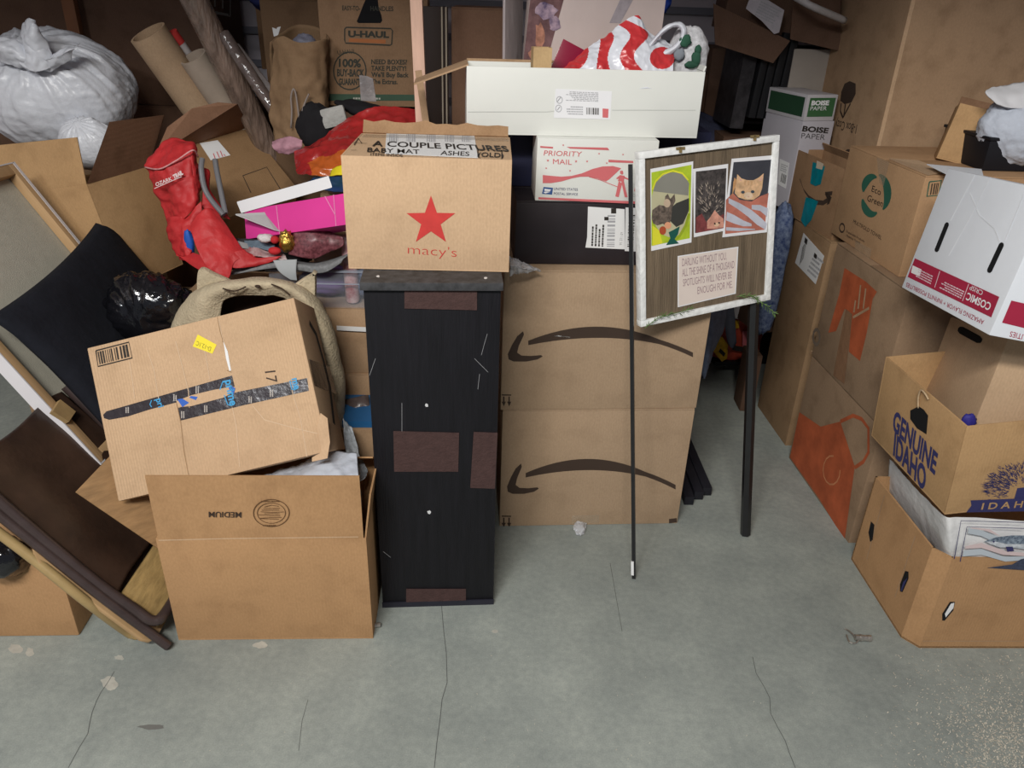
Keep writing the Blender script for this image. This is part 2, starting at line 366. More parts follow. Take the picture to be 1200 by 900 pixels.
# star carton on top of it
M = MX((-.363, 1.593, .901), (0, 0, 2.0)); D = (.348, .27, .240)
o = carton('cardboard_box', 'kraft carton printed with a red star and macy\'s, on top of the black shelf unit', M, D, KR_PALE, 'open', [('B', .03, 40, .004, KR_IN)], ragged=.006)
G().box(M, (.004,.004,D[2]-.0045), (D[0]-.004,D[1]-.005,D[2]-.0005)).build('flap', KR_PALE, o)
G().box(M, (.01,D[1]-.055,D[2]+.0002), (D[0]-.004,D[1]-.012,D[2]+.001)).build('packing_tape', TAPE, o)
F = face(M, D, 'F')
def star(cx, cy, r, k=.40, rot=0, sx=1): return [(cx+sx*(r if i % 2 == 0 else r*k)*sin(i*pi/5+rot), cy-(r if i % 2 == 0 else r*k)*cos(i*pi/5+rot)) for i in range(10)][::-1]
mark(F, [star(505, 259, 30)], RED, o, 'printed_star')
text(F, "macy's", (478,297), (535,301), (478,286), RED, o, -.018, 'lettering')
T = face(M, D, 'T'); T.dy = -3.5
lb = sticker(T, [(453,158),(556,163),(560,189),(451,184)], PAPER, o)
for k, x in enumerate((456, 476, 500, 521, 541)): barcode(T, (x,170), (x+11,170.6), (x+.6,161), 12, INKPALE, lb, k)
stroke(T, [[(475,159),(473,185)],[(497,160),(496,186)],[(513,161),(513,187)],[(537,162),(538,188)]], .7, INK, lb)
text(T, 'A COUPLE PICTURES', (436,175), (597,181.5), (437.5,169), INK, o, .02, 'handwriting', .0014)
text(T, 'BABY MAT', (430,182), (492,184.6), (431,177), INK, o, .01, 'handwriting', .0014); text(T, 'ASHES', (516,185.6), (550,187), (517,180.6), INK, o, .01, 'handwriting', .0014); text(T, '(OLD)', (560,187.4), (590,188.6), (561,182.4), INK, o, .01, 'handwriting', .0014)
text(T, 'ITEMS INSIDE', (434,186.5), (472,187.8), (434.6,183.2), INK, o, .0, 'handwriting', .0014)
stroke(T, [[(412,171),(430,172)],[(415,174),(420,166),(424,172)],[(411,180),(418,180)],[(560,178),(588,180),(588,189),(560,188),(560,178)]], 1.2, INK, o, 'pen_stroke', .0014)
# two large cartons with the curved arrow
def arrow_marks(o, F, dx, dy, kx=1.0):
    up = []; lo = []
    X0, X1 = 619, 812
    for i in range(21):
        t = i/20; x = X0+(X1-X0)*t
        c = 403 - 56*(t*(1-t))*(1.0) + 14*t**2.6*1.0 - 1
        th = 1.6 + 11.5*math.sin(min(1, t*1.15+.08)*pi*.92)**.8
        up.append((x, c-th*.55)); lo.append((x, c+th*.45))
    hook = [(613,388),(606,394),(600,404),(595,415),(596,421),(602,423.5),(617,423.5),(630,421),(636,417.5),(634,416),(622,417),(611,416.5),(606,413),(608,405),(614,392)]
    f = lambda p: (597+(p[0]-597)*kx+dx, p[1]+dy)
    g = G()
    for i in range(20): g.poly([F.hit(*f(q)) for q in (lo[i], lo[i+1], up[i+1], up[i])])
    g.poly([F.hit(*f(q)) for q in hook]); g.build('printed_arrow', INKB, o)
def down_arrows(o, F, x, y):
    s = []
    mark(F, [[(x,y),(x,y+1.3),(x+11,y+1.5),(x+11,y+.2)], [(x+1.5,y+2.5),(x+1.5,y+9),(x+3.2,y+9),(x+3.2,y+2.5)], [(x+7.8,y+2.5),(x+7.8,y+9),(x+9.4,y+9),(x+9.4,y+2.5)],
             [(x-.2,y+8.5),(x+2.4,y+14),(x+4.8,y+8.5)], [(x+6.2,y+8.5),(x+8.6,y+14),(x+11,y+8.5)]], INKB, o, 'handling_arrows')
M = MX((-.024, 1.878, 0), (0, 0, 4.6)); D = (.550, .38, .404)
o = carton('cardboard_box', 'large kraft carton with a dark curved arrow, standing on the floor beside the shelf unit', M, D, KR_AR, tape=False, group='large cartons with curved arrows')
F = face(M, D, 'F'); arrow_marks(o, F, -1, 155, .91); down_arrows(o, F, 588, 604)
mark(F, [[(784,608),(784,613),(793,612),(793,607)]], INKB, o, 'corner_mark')
sticker(F, [(670,604),(702,603),(702,612),(670,614)], TAPE, o, 'packing_tape')
M = MX((-.030, 1.876, .4045), (.0, 0, 5.2)); D = (.560, .38, .408)
o = carton('cardboard_box', 'large kraft carton with a dark curved arrow, stacked behind the sign', M, D, KR_AR, group='large cartons with curved arrows')
F = face(M, D, 'F'); arrow_marks(o, F, 0, 0); down_arrows(o, F, 588, 462)
stroke(F, [[(646,394),(654,393.5),(668,395)]], 1.2, PAPER, o, 'scratch')
# torn clear wrap between the cartons
g = sheet([[PY(596,300,1.84), PY(604,303,1.86), PY(612,306,1.86), PY(622,312,1.87)], [PY(598,313,1.80), PY(606,311,1.80), PY(615,314,1.81), PY(632,315,1.845)], [PY(597,322,1.82), PY(606,322,1.82), PY(618,320,1.83), PY(634,319,1.85)]], 26, 20, .012, 60, 3)
CLEAR = mat('clear_film', (.75, .76, .8), .08, .05, 20, .6, 60, alpha=.42, spec=.9)
tag(g.build('plastic_wrap', CLEAR, smooth=True, solid=.0006), 'crumpled clear plastic wrap between star carton and arrow carton', 'wrap')
# wine-black carton, priority mailer, navy carton, white box
M = MX((-.005, 1.93, .8135), (0, 0, 4)); D = (.45, .30, .165)
o = carton('cardboard_box', 'low black carton with white shipping labels, under the red and white mailer', M, D, BLACK_B, tape=False, mi=BLACK_B)
F = face(M, D, 'F')
lb = sticker(F, [(689,242),(732,245),(732,292),(686,290),(688,278)], PAPER, o)
barcode(F, (711,289), (712,252), (720,289), 18, INKPALE, lb, 4); fineprint(F, (692,288), (693,262), (708,289), 4, INK, lb, 5)
mark(F, [[(716,244),(716,250),(722,250),(722,244)], [(708,254),(708,258),(713,258),(713,254)]], INK, lb, 'label_square', .0016)
lb = sticker(F, [(733,243),(752,244),(750,295),(732,294)], PAPER, o)
barcode(F, (735,289), (737,250), (742,289), 22, INK, lb, 9); text(F, '91 271 89', (728.5,287), (730,272), (725.5,287), INK, lb, 0, 'label_number')
M = MX((.042, 1.934, .9795), (0, 0, 3.5)); D = (.30, .14, .1525)
o = carton('mailing_box', 'white priority mail box with red wave print, on the low black carton', M, D, WHITE_B, 'plain', bev=.002)
F = face(M, D, 'F')
text(F, 'PRIORITY', (637,182), (681,183.5), (638,176), REDP, o, .0); text(F, 'MAIL', (648,192), (670,193), (648,186), REDP, o, .0)
mark(F, [star(642,188,1.8), star(675,189,1.8), star(660,170,1.4), star(702,180,1.4), star(688,189,1.6), star(668,200,1.4), star(640,197,1.4), star(711,191,1.4), star(730,181,1.4)], REDP, o, 'printed_stars')
up = [(636,205),(646,206),(658,207),(670,206),(682,203),(694,198),(706,195),(718,194.5),(728,197)]; lo = [(636,214.5),(646,214.5),(658,212.5),(670,209),(680,207),(690,207),(700,209),(710,212.5),(714,210)]
mark(F, [[lo[i], lo[i+1], up[i+1], up[i]] for i in range(8)], REDP, o, 'printed_wave')
stroke(F, [[(690,207),(704,211),(716,216),(724,219)]], .8, REDP, o)
mark(F, [[(631,231),(631,233.5),(748,239),(748,236)], [(633,171),(633,173),(648,174),(648,172)], [(664,172),(668,174),(714,176),(712,173)], [(713,187),(713,190),(742,191),(742,188.5)]], REDP, o, 'printed_bar')
mark(F, [[(637,219),(635,227),(647,228),(648,220)]], mat('postal_blue', (.04,.10,.28), .6), o, 'printed_emblem'); mark(F, [[(638,221),(638,223.5),(644,224),(646,222)], [(636.5,225),(639,226.5),(645,224.6),(640,224.2)]], SOLIDW, o, 'emblem_bird', .0012)
text(F, 'UNITED STATES', (649,222.5), (677,223.5), (649,219.6), INKBLUE, o); text(F, 'POSTAL SERVICE', (649,228), (677,229), (649,225.2), INKBLUE, o)
mark(F, [[(726,205),(724,212),(731,213),(732,206)], [(725,212),(721,230),(725,231),(729,215)], [(728,213),(730,222),(732,231),(735.5,231),(733,221),(731,212)], [(731,209),(737,211),(737,209.5),(731,206.5)], [(725,206),(722,209),(723,210),(727,208)], splat(728.5,202,2.4,2.4,0), [(745,214),(743,224),(747,225),(748,214)]], REDP, o, 'printed_walker')
text(F, 'YOU', (738,230), (748,230.5), (738,227), INKPALE, o)
M = MX((-.052, 2.085, .980), (0, 0, 4)); D = (.56, .30, .150)
o = carton('storage_box', 'dark navy box seen behind the white priority mail box', M, D, NAVY, 'plain', bev=.002)
M = MX((-.132, 1.951, 1.1325), (0, 0, 5.3)); D = (.577, .15, .155)
o = carton('cardboard_box', 'long white box with an upside-down product label, open on top of the stack', M, D, WHITE_B, 'open', [('B', .006, 0, .004, KR_DULL), ('R', .012, 20, .01, WHITE_B)], bev=.002)
g = G(); t = .004
hx = M @ V((.004, .004, D[2])); hy = M @ V((.004, D[1]-.01, D[2])); a = PY(485,100,1.99); b_ = a + (hy-hx)*.9
g.prism([hx, hy, b_, a], V((0, 0, .004))); g.build('flap', KR_DULL, o, weld=True)
F = face(M, D, 'F')
stroke(F, [[(548,131),(640,131),(650,130)],[(717,129),(815,129)]], .9, mat('board_crease', (.55,.56,.53), .6), o, 'crease')
lb = sticker(F, [(651,104),(717,107),(715,140),(649,138)], SOLIDW, o)
barcode(F, (687,134), (702,134.5), (687,126), 14, INK, lb, 3); fineprint(F, (701,119.5), (662,118), (701,108), 7, INKPALE, lb, 2); fineprint(F, (683,135), (664,134.5), (683,124), 4, INKPALE, lb, 6)
mark(F, [[(706,127),(706,137.5),(712.5,138),(713,127.5)]], REDP, lb, 'red_logo', .0016)
def ring(cx, cy, rx, ry, n=20): return [(cx+rx*cos(2*pi*i/n), cy+ry*sin(2*pi*i/n)) for i in range(n+1)]
stroke(F, [ring(655.5,117,3.4,4), ring(654.5,127,3.4,4)], .7, INKPALE, lb, 'label_icon', .0016); stroke(F, [[(653,119),(657,114)],[(653,129),(656,125)]], 1, INKPALE, lb, 'label_icon', .0016)
# things standing in the white box
PLW = mat('cream_wrapped_board', (.56,.46,.43), .25, .06, 4, .25, 12, spec=.6)
M = MX(tuple(PY(613,92,2.15)-V((0,0,.05))), (-7, 4, 10)); D = (.36, .05, .36)
o = carton('wrapped_print', 'large pale art print sealed in clear film with a purple photo at its left', M, D, PLW, 'plain', cat='art print')
F = face(M, D, 'F')
p = sticker(F, [(622,-6),(662,-6),(640,74),(613,74)], mat('purple_photo', (.10,.045,.05), .3, .5, 18, col2=(.24,.13,.13)), o, 'photo')
mark(F, [splat(640,12,13,10,0), splat(650,28,8,9,0)], mat('lilac_figure', (.10,.07,.20), .4, .5, 40, col2=(.50,.36,.42)), p, 'figure', .0018); mark(F, [splat(632,42,6,16,0), splat(626,62,7,8,0)], mat('copper_figure', (.40,.18,.12), .4, .5, 50), p, 'figure', .0021)
mark(F, [[(714,27),(727,27),(745,-6),(729,-6)]], mat('grey_strap', (.33,.29,.31), .5, .15, 60), o, 'printed_band')
M = MX(tuple(PY(592,86,2.19)-V((0,0,.06))), (-4, 5, 62)); D = (.10, .008, .36)
tag(G().box(M, (0,0,0), D).build('wrapped_board', mat('grey_wrapped_board', (.36,.31,.31), .35, .2, 14, .5, 20, stretch=(1,1,.3), spec=.5), bevel=.002), 'narrow grey wrapped board standing upright at the back left of the white box', 'board')
M = MX(tuple(PY(636,92,2.10)-V((0,0,.02))), (-8, 24, 6)); D = (.085, .003, .125)
tag(G().box(M, (0,0,0), D).build('red_folder', mat('clear_red_plastic', (.26,.01,.04), .25, .08, spec=.6), bevel=.001), 'small translucent crimson folder leaning inside the white box', 'folder')
M = MX(tuple(PY(624,95,2.00)-V((0,0,.04))), (0, 0, 8)); D = (.045, .04, .115)
o = thing('cardboard_tube', 'short square cardboard tube standing in the white box', 'tube', M)
g = G(); 
for a, b_ in (((0,0),(D[0],.003)), ((0,D[1]-.003),(D[0],D[1])), ((0,.003),(.003,D[1]-.003)), ((D[0]-.003,.003),(D[0],D[1]-.003))): g.box(M, (*a, 0), (*b_, D[2]))
g.build('body', card('buff_board', (.55,.38,.20), .1), o)
# red and white plastic carrier bag
def dots(cx, cy): return splat(cx, cy, 2, 2, 0)
BAGW = mat('white_carrier_film', (.66,.68,.74), .3, .06, 9, .3, 20, spec=.5); BAGR = mat('red_carrier_print', (.52,.035,.04), .3, .12, 15, .3, 30, spec=.5)
top = [PY(652,90,2.03), PY(672,68,2.05), PY(702,47,2.07), PY(726,28,2.08), PY(748,18,2.09), PY(764,38,2.10), PY(795,58,2.10)]
mid = [PY(652,96,1.99), PY(674,80,2.01), PY(704,64,2.03), PY(732,54,2.04), PY(755,54,2.045), PY(772,62,2.05), PY(790,74,2.04)]
bot = [PY(654,104,1.985), PY(676,104,1.985), PY(704,104,1.985), PY(732,104,1.99), PY(752,104,1.99), PY(770,104,1.995), PY(788,104,2.0)]
o = thing('carrier_bag', 'white plastic carrier bag with wavy red stripes, spilling over the white box', 'plastic bag', (PY(720,100,2.0)))
shg = sheet([top, mid, bot], 190, 110, .010, 20, 7)
W_ = 71
rd, wh = [], []
def bagcol(p):
    q = p-EYE; z = q.dot(FW); x = 600+FP*q.dot(RT)/z; y = 450-FP*q.dot(UP)/z
    d1 = math.hypot((x-668), (y-62)*1.2)*(1+.12*sin(y*.12))
    if d1 < 24 and y > 45: return y > 47 and x < 692
    if 37 < d1 < 50 and x > 672 : return True
    if 66 < d1 < 84 and y < 88 and x > 690: return True
    if d1 > 100 and y < 38 and x < 752: return True
    return math.hypot((x-776)*.9, y-68) < 13
for f in shg.f:
    c = sum((shg.v[i] for i in f), V())/4; (rd if bagcol(c) else wh).append(f)
ga = G(); ga.add(shg.v, wh); ga.build('film', BAGW, o, smooth=True)
ga = G(); ga.add(shg.v, rd); ga.build('red_stripes', BAGR, o, smooth=True)
hl = [(754,58),(766,44),(778,32),(792,25),(803,29),(804,42),(797,56),(782,68)]; hi_ = [(764,56),(773,44),(782,36),(791,32),(797,35),(797,43),(789,53),(774,60)]
sheet([[PY(x, y, 2.065) for x, y in hl], [PY((x+X)/2, (y+Y_)/2, 2.055) for (x, y), (X, Y_) in zip(hl, hi_)], [PY(x, y, 2.065) for x, y in hi_]], 40, 6, .004, 40).build('handle', BAGW, o, smooth=True, solid=.0015)
# cactus print bag
o = thing('fabric_bag', 'white fabric pouch printed with dark green cactuses, right end of the white box', 'bag', (PY(808,98,2.07)))
g = blob(Matrix.Translation(PY(806,64,2.10)-V((0,0,.01))), (.050,.035,.075), None, 30, .16, 2.2, 9); g.build('pouch', mat('dotted_white_cloth', (.50,.50,.52), .8, .30, 90), o, smooth=True)
gm = mat('cactus_green', (.02,.075,.045), .8, .3, 30)
for x, y, rx, rz in ((803,48,.014,.014),(816,68,.011,.017),(810,76,.017,.008),(818,58,.008,.010),(796,64,.013,.013)):
    g = blob(Matrix.Translation(PY(x,y,2.058)), (rx,.004,rz), None, 14, .3, 2.5, int(x)); g.build('cactus_patch', gm if x != 796 else mat('grey_patch', (.2,.22,.25), .8), o, smooth=True)

# ---------------------------------------------------------------- the memorial sign on two stakes
M = MX((.321, 1.798, .701), (-6.8, -3.5, 23.9)); D = (.406, .022, .427)
o = thing('photo_sign', 'white framed wooden sign with three kitten photos, raised on two black stakes', 'sign', M)
DW = mat('chipped_white_paint', (.82,.83,.82), .6, .12, 60, .3, 60); fb = .016
FRW = [((0,0,0),(D[0],D[1],fb)), ((0,0,D[2]-fb),(D[0],D[1],D[2])), ((0,0,fb),(fb,D[1],D[2]-fb)), ((D[0]-fb,0,fb),(D[0],D[1],D[2]-fb))]
for lo, hi in FRW: G().box(M, lo, hi).build('frame_rail', DW, o, bevel=.002)
bd = G().box(M, (fb,.009,fb), (D[0]-fb,.014,D[2]-fb)).build('board', mat('weathered_wood', (.155,.115,.075), .8, .3, 7, .4, 30, stretch=(9,9,.7)), o)
r3 = M.to_3x3(); FS = Face(M @ V((0,.009,0)), r3 @ V((1,0,0)), r3 @ V((0,0,1)))
def photo(q, inner, m, th=.001, lift=.0003):
    p = mark(FS, [q], SOLIDW, o, 'photo', lift, th); mark(FS, [inner], m, p, 'picture', lift+th+.0002); return p, lift+th+.0004
p, L0 = photo([(763,294),(810,284),(812,189),(762,198)][::1], [(763,288),(808,279),(810,193),(763,202)], mat('lime_picture', (.42,.55,.03), .35, .25, 20))
P3 = lambda pts, m, k=0, nm='picture': mark(FS, [pts], m, p, nm, L0+k*.0002)
ell = lambda cx, cy, rx, ry, n=26: [(cx+rx*cos(2*pi*i/n), cy+ry*sin(2*pi*i/n)) for i in range(n)][::-1]
P3([(x, y) for x, y in ell(786,240,23.5,38) if x < 808.5 and x > 763] , mat('pale_tunnel', (.50,.47,.30), .5, .1), 0)
P3([(765,224),(806,229),(807,215),(802,206),(794,202),(784,202),(775,207),(768,214)], mat('grey_tunnel', (.24,.235,.20), .5, .1), 1)
P3([(784,258),(780,256),(783,246),(792,238),(807,232),(807,246),(800,262),(792,266)], mat('tunnel_shadow', (.045,.045,.04), .5, .1), 1)
KG = mat('tabby_grey', (.13,.10,.08), .5, .7, 120)
P3([(763,256),(764,246),(772,240),(778,241),(779,230),(782,227),(785,233),(790,227),(791,235),(787,244),(786,256),(783,266),(776,262),(770,264),(765,262)], KG, 2)
P3(ell(781,238,4,5), mat('kitten_buff', (.55,.42,.30), .5, .2), 3); P3(ell(776,270,4,5), mat('rust_ball', (.42,.08,.03), .4), 3); P3(ell(782,264,4,4), mat('peach_ball', (.75,.35,.2), .4), 3)
P3([(783,272),(789,269),(796,265),(794,274),(790,280),(795,285),(780,287),(785,279)], mat('teal_toy', (.01,.09,.07), .5), 3)
P3([(764,288),(776,285),(772,270),(764,264)], mat('yellow_rim', (.72,.70,.04), .4), 2)
stroke(FS, [[(764,222),(768,212),(776,204),(788,200),(799,203),(806,211)]], 1.6, MATS['yellow_rim'], p, 'picture_line', L0+.0003); stroke(FS, [[(807,250),(803,264),(796,276),(788,283)]], 3, mat('olive_rim', (.30,.38,.02), .4), p, 'picture_line', L0+.0003)
p, L0 = photo([(813,278),(850,270),(853,192),(812,198)], [(814,273),(848,267),(851,197),(815,201)], mat('dark_tinsel', (.03,.025,.025), .3, .5, 90, col2=(.10,.085,.08)))
g = G(); rr = random.Random(8)
for i in range(70):
    a = rr.uniform(-1.2, 1.2) - pi/2; L_ = rr.uniform(10, 42); x0, y0 = 833+cos(a)*L_*.45, 246+sin(a)*L_*1.0+8; q = FS.hit(max(816, min(847, x0)), max(200, min(258, y0)), L0)
    q2 = FS.hit(max(816, min(847, x0+cos(a)*4)), max(200, min(258, y0+sin(a)*5)), L0); s_ = (q2-q).cross(FS.n).normalized()*.0011
    g.poly([q-s_, q2, q+s_])
g.build('picture', mat('silver_tinsel', (.42,.34,.30), .3, .5, 200, col2=(.6,.5,.4)), p)
P3([(815,273),(815,255),(822,250),(828,262),(848,250),(848,267)], mat('red_tint', (.20,.05,.05), .4, .4, 60), 1)
P3([(828,268),(828,259),(832,254),(837,246),(842,252),(847,256),(848,266),(838,268)], mat('pink_kitten', (.62,.30,.22), .5, .3, 80), 2); P3(ell(839,263,3,2.4), mat('kitten_cream', (.75,.50,.33), .5), 3)
P3(ell(837,262,1,1.2), INK, 4); P3(ell(842,261,1,1.2), INK, 4)
p, L0 = photo([(846,278),(898,272),(905,182),(857,186)], [(849,274),(895,269),(903,187),(859,190)], mat('slate_picture', (.048,.05,.062), .35, .3, 9), .001, .0012)
stripe = mat('salmon_stripe', (.50,.17,.12), .7, .25, 30); wht = mat('grey_blanket', (.50,.51,.58), .7, .18, 16); ginger = mat('ginger_fur', (.66,.42,.24), .7, .3, 70)
P3([(849,274),(850,234),(858,226),(866,234),(880,236),(890,230),(900,226),(895,269)], stripe, 0)
P3([(857,231),(859,224),(864,212),(860,208),(858.5,214)], mat('ginger_fur_dark', (.50,.27,.12), .7, .3, 70), 0)
def band(top, bot, k=1): P3([q for q in bot] + [q for q in reversed(top)], wht, k)
band([(853,232),(866,238),(880,246),(892,256),(898,262)], [(853,238),(864,245),(876,254),(886,263),(896,269)]); band([(851,248),(860,252),(870,258),(880,262)], [(850,258),(860,262),(870,265),(880,265)]); band([(880,240),(890,240),(899,244)], [(880,245),(890,247),(898,254)], 2)
band([(850,266),(866,267),(884,268)], [(850,270),(866,270.5),(884,269)], 2)
P3([(860,226),(861,218),(862,213),(863,204),(868,209),(875,211),(882,211),(888,208),(894,203),(893,213),(892,221),(889,229),(882,234),(873,234),(864,231)], ginger, 3)
P3(ell(876,229,5,4), mat('cream_muzzle', (.74,.56,.40), .7, .15, 60), 4); P3([(864.5,207),(866,211.5),(869,212)], mat('ear_pink', (.68,.40,.32), .6), 4); P3([(892.5,206),(891.5,212),(888,212)], MATS['ear_pink'], 4)
for x, y in ((869.5,225),(881,224.5)): P3(ell(x,y,2.2,1.7), mat('eye_slate', (.05,.07,.09), .2), 5)
P3([(874.5,229.5),(877.5,229.5),(876,231.5)], MATS['ear_pink'], 5)
for x in (872, 876, 880): P3([(x-.5,212),(x-.3,217),(x+.3,217),(x+.5,212)], MATS['ginger_fur_dark'], 4)
p, L0 = photo([(794,360),(862,344),(865,289),(794,300)], [(795,358.5),(861,343),(863.5,290.5),(795,301)], mat('cream_card', (.74,.64,.58), .6, .05), .0008)
TX = mat('mauve_print', (.33,.22,.24), .6)
for s, A, B, C in (('DARLING WITHOUT YOU,', (799,312), (851,304), (799,303)), ('ALL THE SHINE OF A THOUSAND', (799,324), (860,314), (799,315)), ('SPOTLIGHTS WILL NEVER BE', (800,335.5), (857,326), (800,327)), ('ENOUGH FOR ME.', (817,344.5), (858,337), (817,336))):
    a, b_, c = [FS.hit(*q, L0) for q in (A, B, C)]; vs, fs = textmesh(s, .0); G().add([a+(b_-a)*v.x+(c-a)*v.y for v in vs], fs).build('lettering', TX, p)
GOLD = mat('tarnished_brass', (.30,.22,.10), .4, .2, metal=.6)
FO = face(M, D, 'F')
for x, y in ((797,174),(884,160)): mark(FO, [[(x-5,y-1.5),(x-5,y+1.5),(x+5,y+1),(x+5,y-2)], [(x-1.5,y-2),(x-1.5,y+5),(x+1.5,y+5),(x+1.5,y-2)]], GOLD, o, 'hanger', .0003, .003)
STK = mat('black_stake', (.012,.012,.013), .3, .2, 20, spec=.5)
A = V((.358, 1.664, .002)); Mt = M @ V((-.012, .02, .40)); B = Mt
G().tube([A, A+(B-A)*1.0], [.0068, .0068], 4).build('stake', STK, o)
A2 = V((.722, 1.874, .004)); B2 = M @ V((D[0]-.03, D[1]+.016, .35))
G().tube([A2, B2], [.0150, .0150], 6).build('stake', STK, o)
G().tube([A+(B-A)*.012+V((-.004,-.004,0)), A+(B-A)*.05+V((-.004,-.004,0))], .0052, 4).build('stake_label', PAPER, o)
ROS = mat('rosemary_green', (.10,.17,.05), .7, .3, 50)
def sprig(pts, seed, L_=.016):
    g = G(); r_ = random.Random(seed); P = spline(pts, 18); g.tube(P, .0011, 5)
    for i, q in enumerate(P[1:]):
        t = (P[min(i+2, 18)]-P[i]).normalized()
        for k in range(3):
            a = V((r_.uniform(-1, 1), r_.uniform(-1, .3), r_.uniform(-1, 1))); a = (a-t*a.dot(t)).normalized(); d = (t*.8+a).normalized()*L_*r_.uniform(.7, 1.1); sd = t.cross(d).normalized()*.0012
            g.add([q, q+d*.5+sd, q+d, q+d*.5-sd], [(0, 1, 2, 3)])
    return g
gs = sprig([FO.hit(754,384,.006), FO.hit(770,371,.009), FO.hit(786,367,.008), FO.hit(806,362,.006)], 1); gs.build('rosemary_sprig', ROS, o)
gs = sprig([FO.hit(862,347,.005), FO.hit(878,346,.009), FO.hit(892,355,.010), FO.hit(905,366,.008)], 2); gs.build('rosemary_sprig', ROS, o)

# black timber bars on the floor beside the cartons
BB = mat('black_timber', (.016,.016,.022), .5, .3, 12)
for x, y, z, ln, a in ((.632,2.075,.0005,.8,2), (.600,2.05,.0005,.8,2), (.563,2.02,.0005,.8,1)):
    tag(G().box(MX((x,y,z),(0,0,a)), (0,0,0), (.030,ln,.030)).build('timber_bar', BB, bevel=.001), {.632: 'rightmost of the black square timber bars on the floor by the lower arrow carton', .6: 'middle one of the three black timber bars lying on the floor', .563: 'black timber bar nearest the camera, touching the lower arrow carton'}[x], 'timber', 'black timber bars on the floor')
# ================================================================ RIGHT-HAND STACKS
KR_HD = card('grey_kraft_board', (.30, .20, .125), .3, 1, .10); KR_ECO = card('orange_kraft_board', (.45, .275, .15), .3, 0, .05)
# orange printed moving cartons
M = MX((1.027, 1.853, 0), (0, 0, 4.2)); D = (.44, .475, .402)
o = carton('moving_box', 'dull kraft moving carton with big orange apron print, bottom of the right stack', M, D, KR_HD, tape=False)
F = face(M, D, 'L')
mark(F, [[(937,483),(926,536),(960,584),(990,633),(1002,547),(985,494),(962,500)]], ORANGE, o, 'printed_apron')
stroke(F, [[(985,494),(1000,487),(1010,491),(1018,502),(1018,530),(1012,541),(1002,548)]], 2.2, ORANGE, o)
stroke(F, [ring(975,551,10,17,14)[0:12]], 1.0, mat('pale_orange_ink', (.55,.22,.10), .7, .2, 30), o, 'printed_line', .0012)
stroke(face(M, D, 'T'), [[(951,411),(965,428),(983,446),(1005,470),(1031,498)]], 1.5, KR_PALE, o, 'bare_edge')
M = MX((1.019, 1.888, .4025), (0, 0, 4)); D = (.44, .44, .385)
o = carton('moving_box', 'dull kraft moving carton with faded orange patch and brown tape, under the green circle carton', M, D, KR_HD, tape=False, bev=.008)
F = face(M, D, 'L')
mark(F, [[(990,314),(984,344),(976,372),(971,390),(980,388),(990,362),(999,368),(996,400),(995,412),(1008,423),(1016,390),(1023,350),(1028,342),(1015,330)]], ORANGE, o, 'printed_patch')
stroke(F, [[(1015,338),(1012,362)],[(1009,334),(1006,362)],[(1000,372),(1019,361)],[(1003,352),(1001,366)]], 1.6, KR_DULL, o, 'worn_line', .0012)
mark(F, [[(992,362),(982,412),(977,440),(990,450),(995,408),(999,368)]], TAPEBR, o, 'brown_tape', .0016)
stroke(F, [ring(957,395,4,9,10)], 2, mat('faded_ink', (.16,.12,.09), .8), o, 'recycling_mark')
F = face(M, D, 'F'); stroke(F, [[(1088,414),(1048,421),(1040,455),(1033,489)]], 2.6, ORANGE, o)
# tall plain carton with a label behind them
M = MX((1.004, 2.408, 0), (0, 0, 4)); D = (.80, .30, .763)
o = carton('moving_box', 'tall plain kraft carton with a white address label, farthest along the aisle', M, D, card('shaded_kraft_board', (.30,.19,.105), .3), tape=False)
F = face(M, D, 'L'); lb = sticker(F, [(942,273),(932,308),(956,333),(966,300)][::1], PAPER, o)
barcode(F, (942,303), (937,311), (946,281), 12, INK, lb, 3); fineprint(F, (946,318), (957,328), (955,296), 5, INKPALE, lb, 6); mark(F, [[(944,278),(943,284),(946,287),(947,281)], [(955,296),(954,301),(957,304),(958,299)]], INK, lb, 'label_square', .0016)
# small curved arrow carton with teal tape
M = MX((1.013, 2.433, .7635), (0, 0, 7.9)); D = (.10, .341, .222)
o = carton('cardboard_box', 'narrow brown carton with dark curved arrow and strips of teal tape', M, D, card('umber_kraft_board', (.30,.18,.10), .3), 'open', [('R', .03, -30, .01)], tape=False)
F = face(M, D, 'L')
a1 = [(937,209),(941,220),(948,229),(956,234),(965,235),(971,231),(973,229)]; a2 = [(938,210),(943,225),(950,235),(958,240),(965,240.5),(972,236),(974,230)]
mark(F, [[a2[i], a2[i+1], a1[i+1], a1[i]] for i in range(6)] + [[(967,227),(975,231),(972,239),(969,240),(973,228),(969,226)], [(967,225),(976,224),(975,229),(968,228)]], INKB, o, 'printed_arrow')
TEAL = mat('teal_tape', (.0,.20,.25), .3, .15, 20, .3, 40, spec=.5)
mark(F, [[(953,190),(950,215),(956,218),(962,216),(967,195),(960,192)], [(945,231),(939,258),(944,266),(951,258),(959,236),(952,233)]], TEAL, o, 'teal_tape', .001, .0006)
mark(F, [[(958,188),(957,197),(964,199),(966,192)]], mat('peeled_tape', (.6,.5,.38), .5), o, 'peeled_tape', .002)
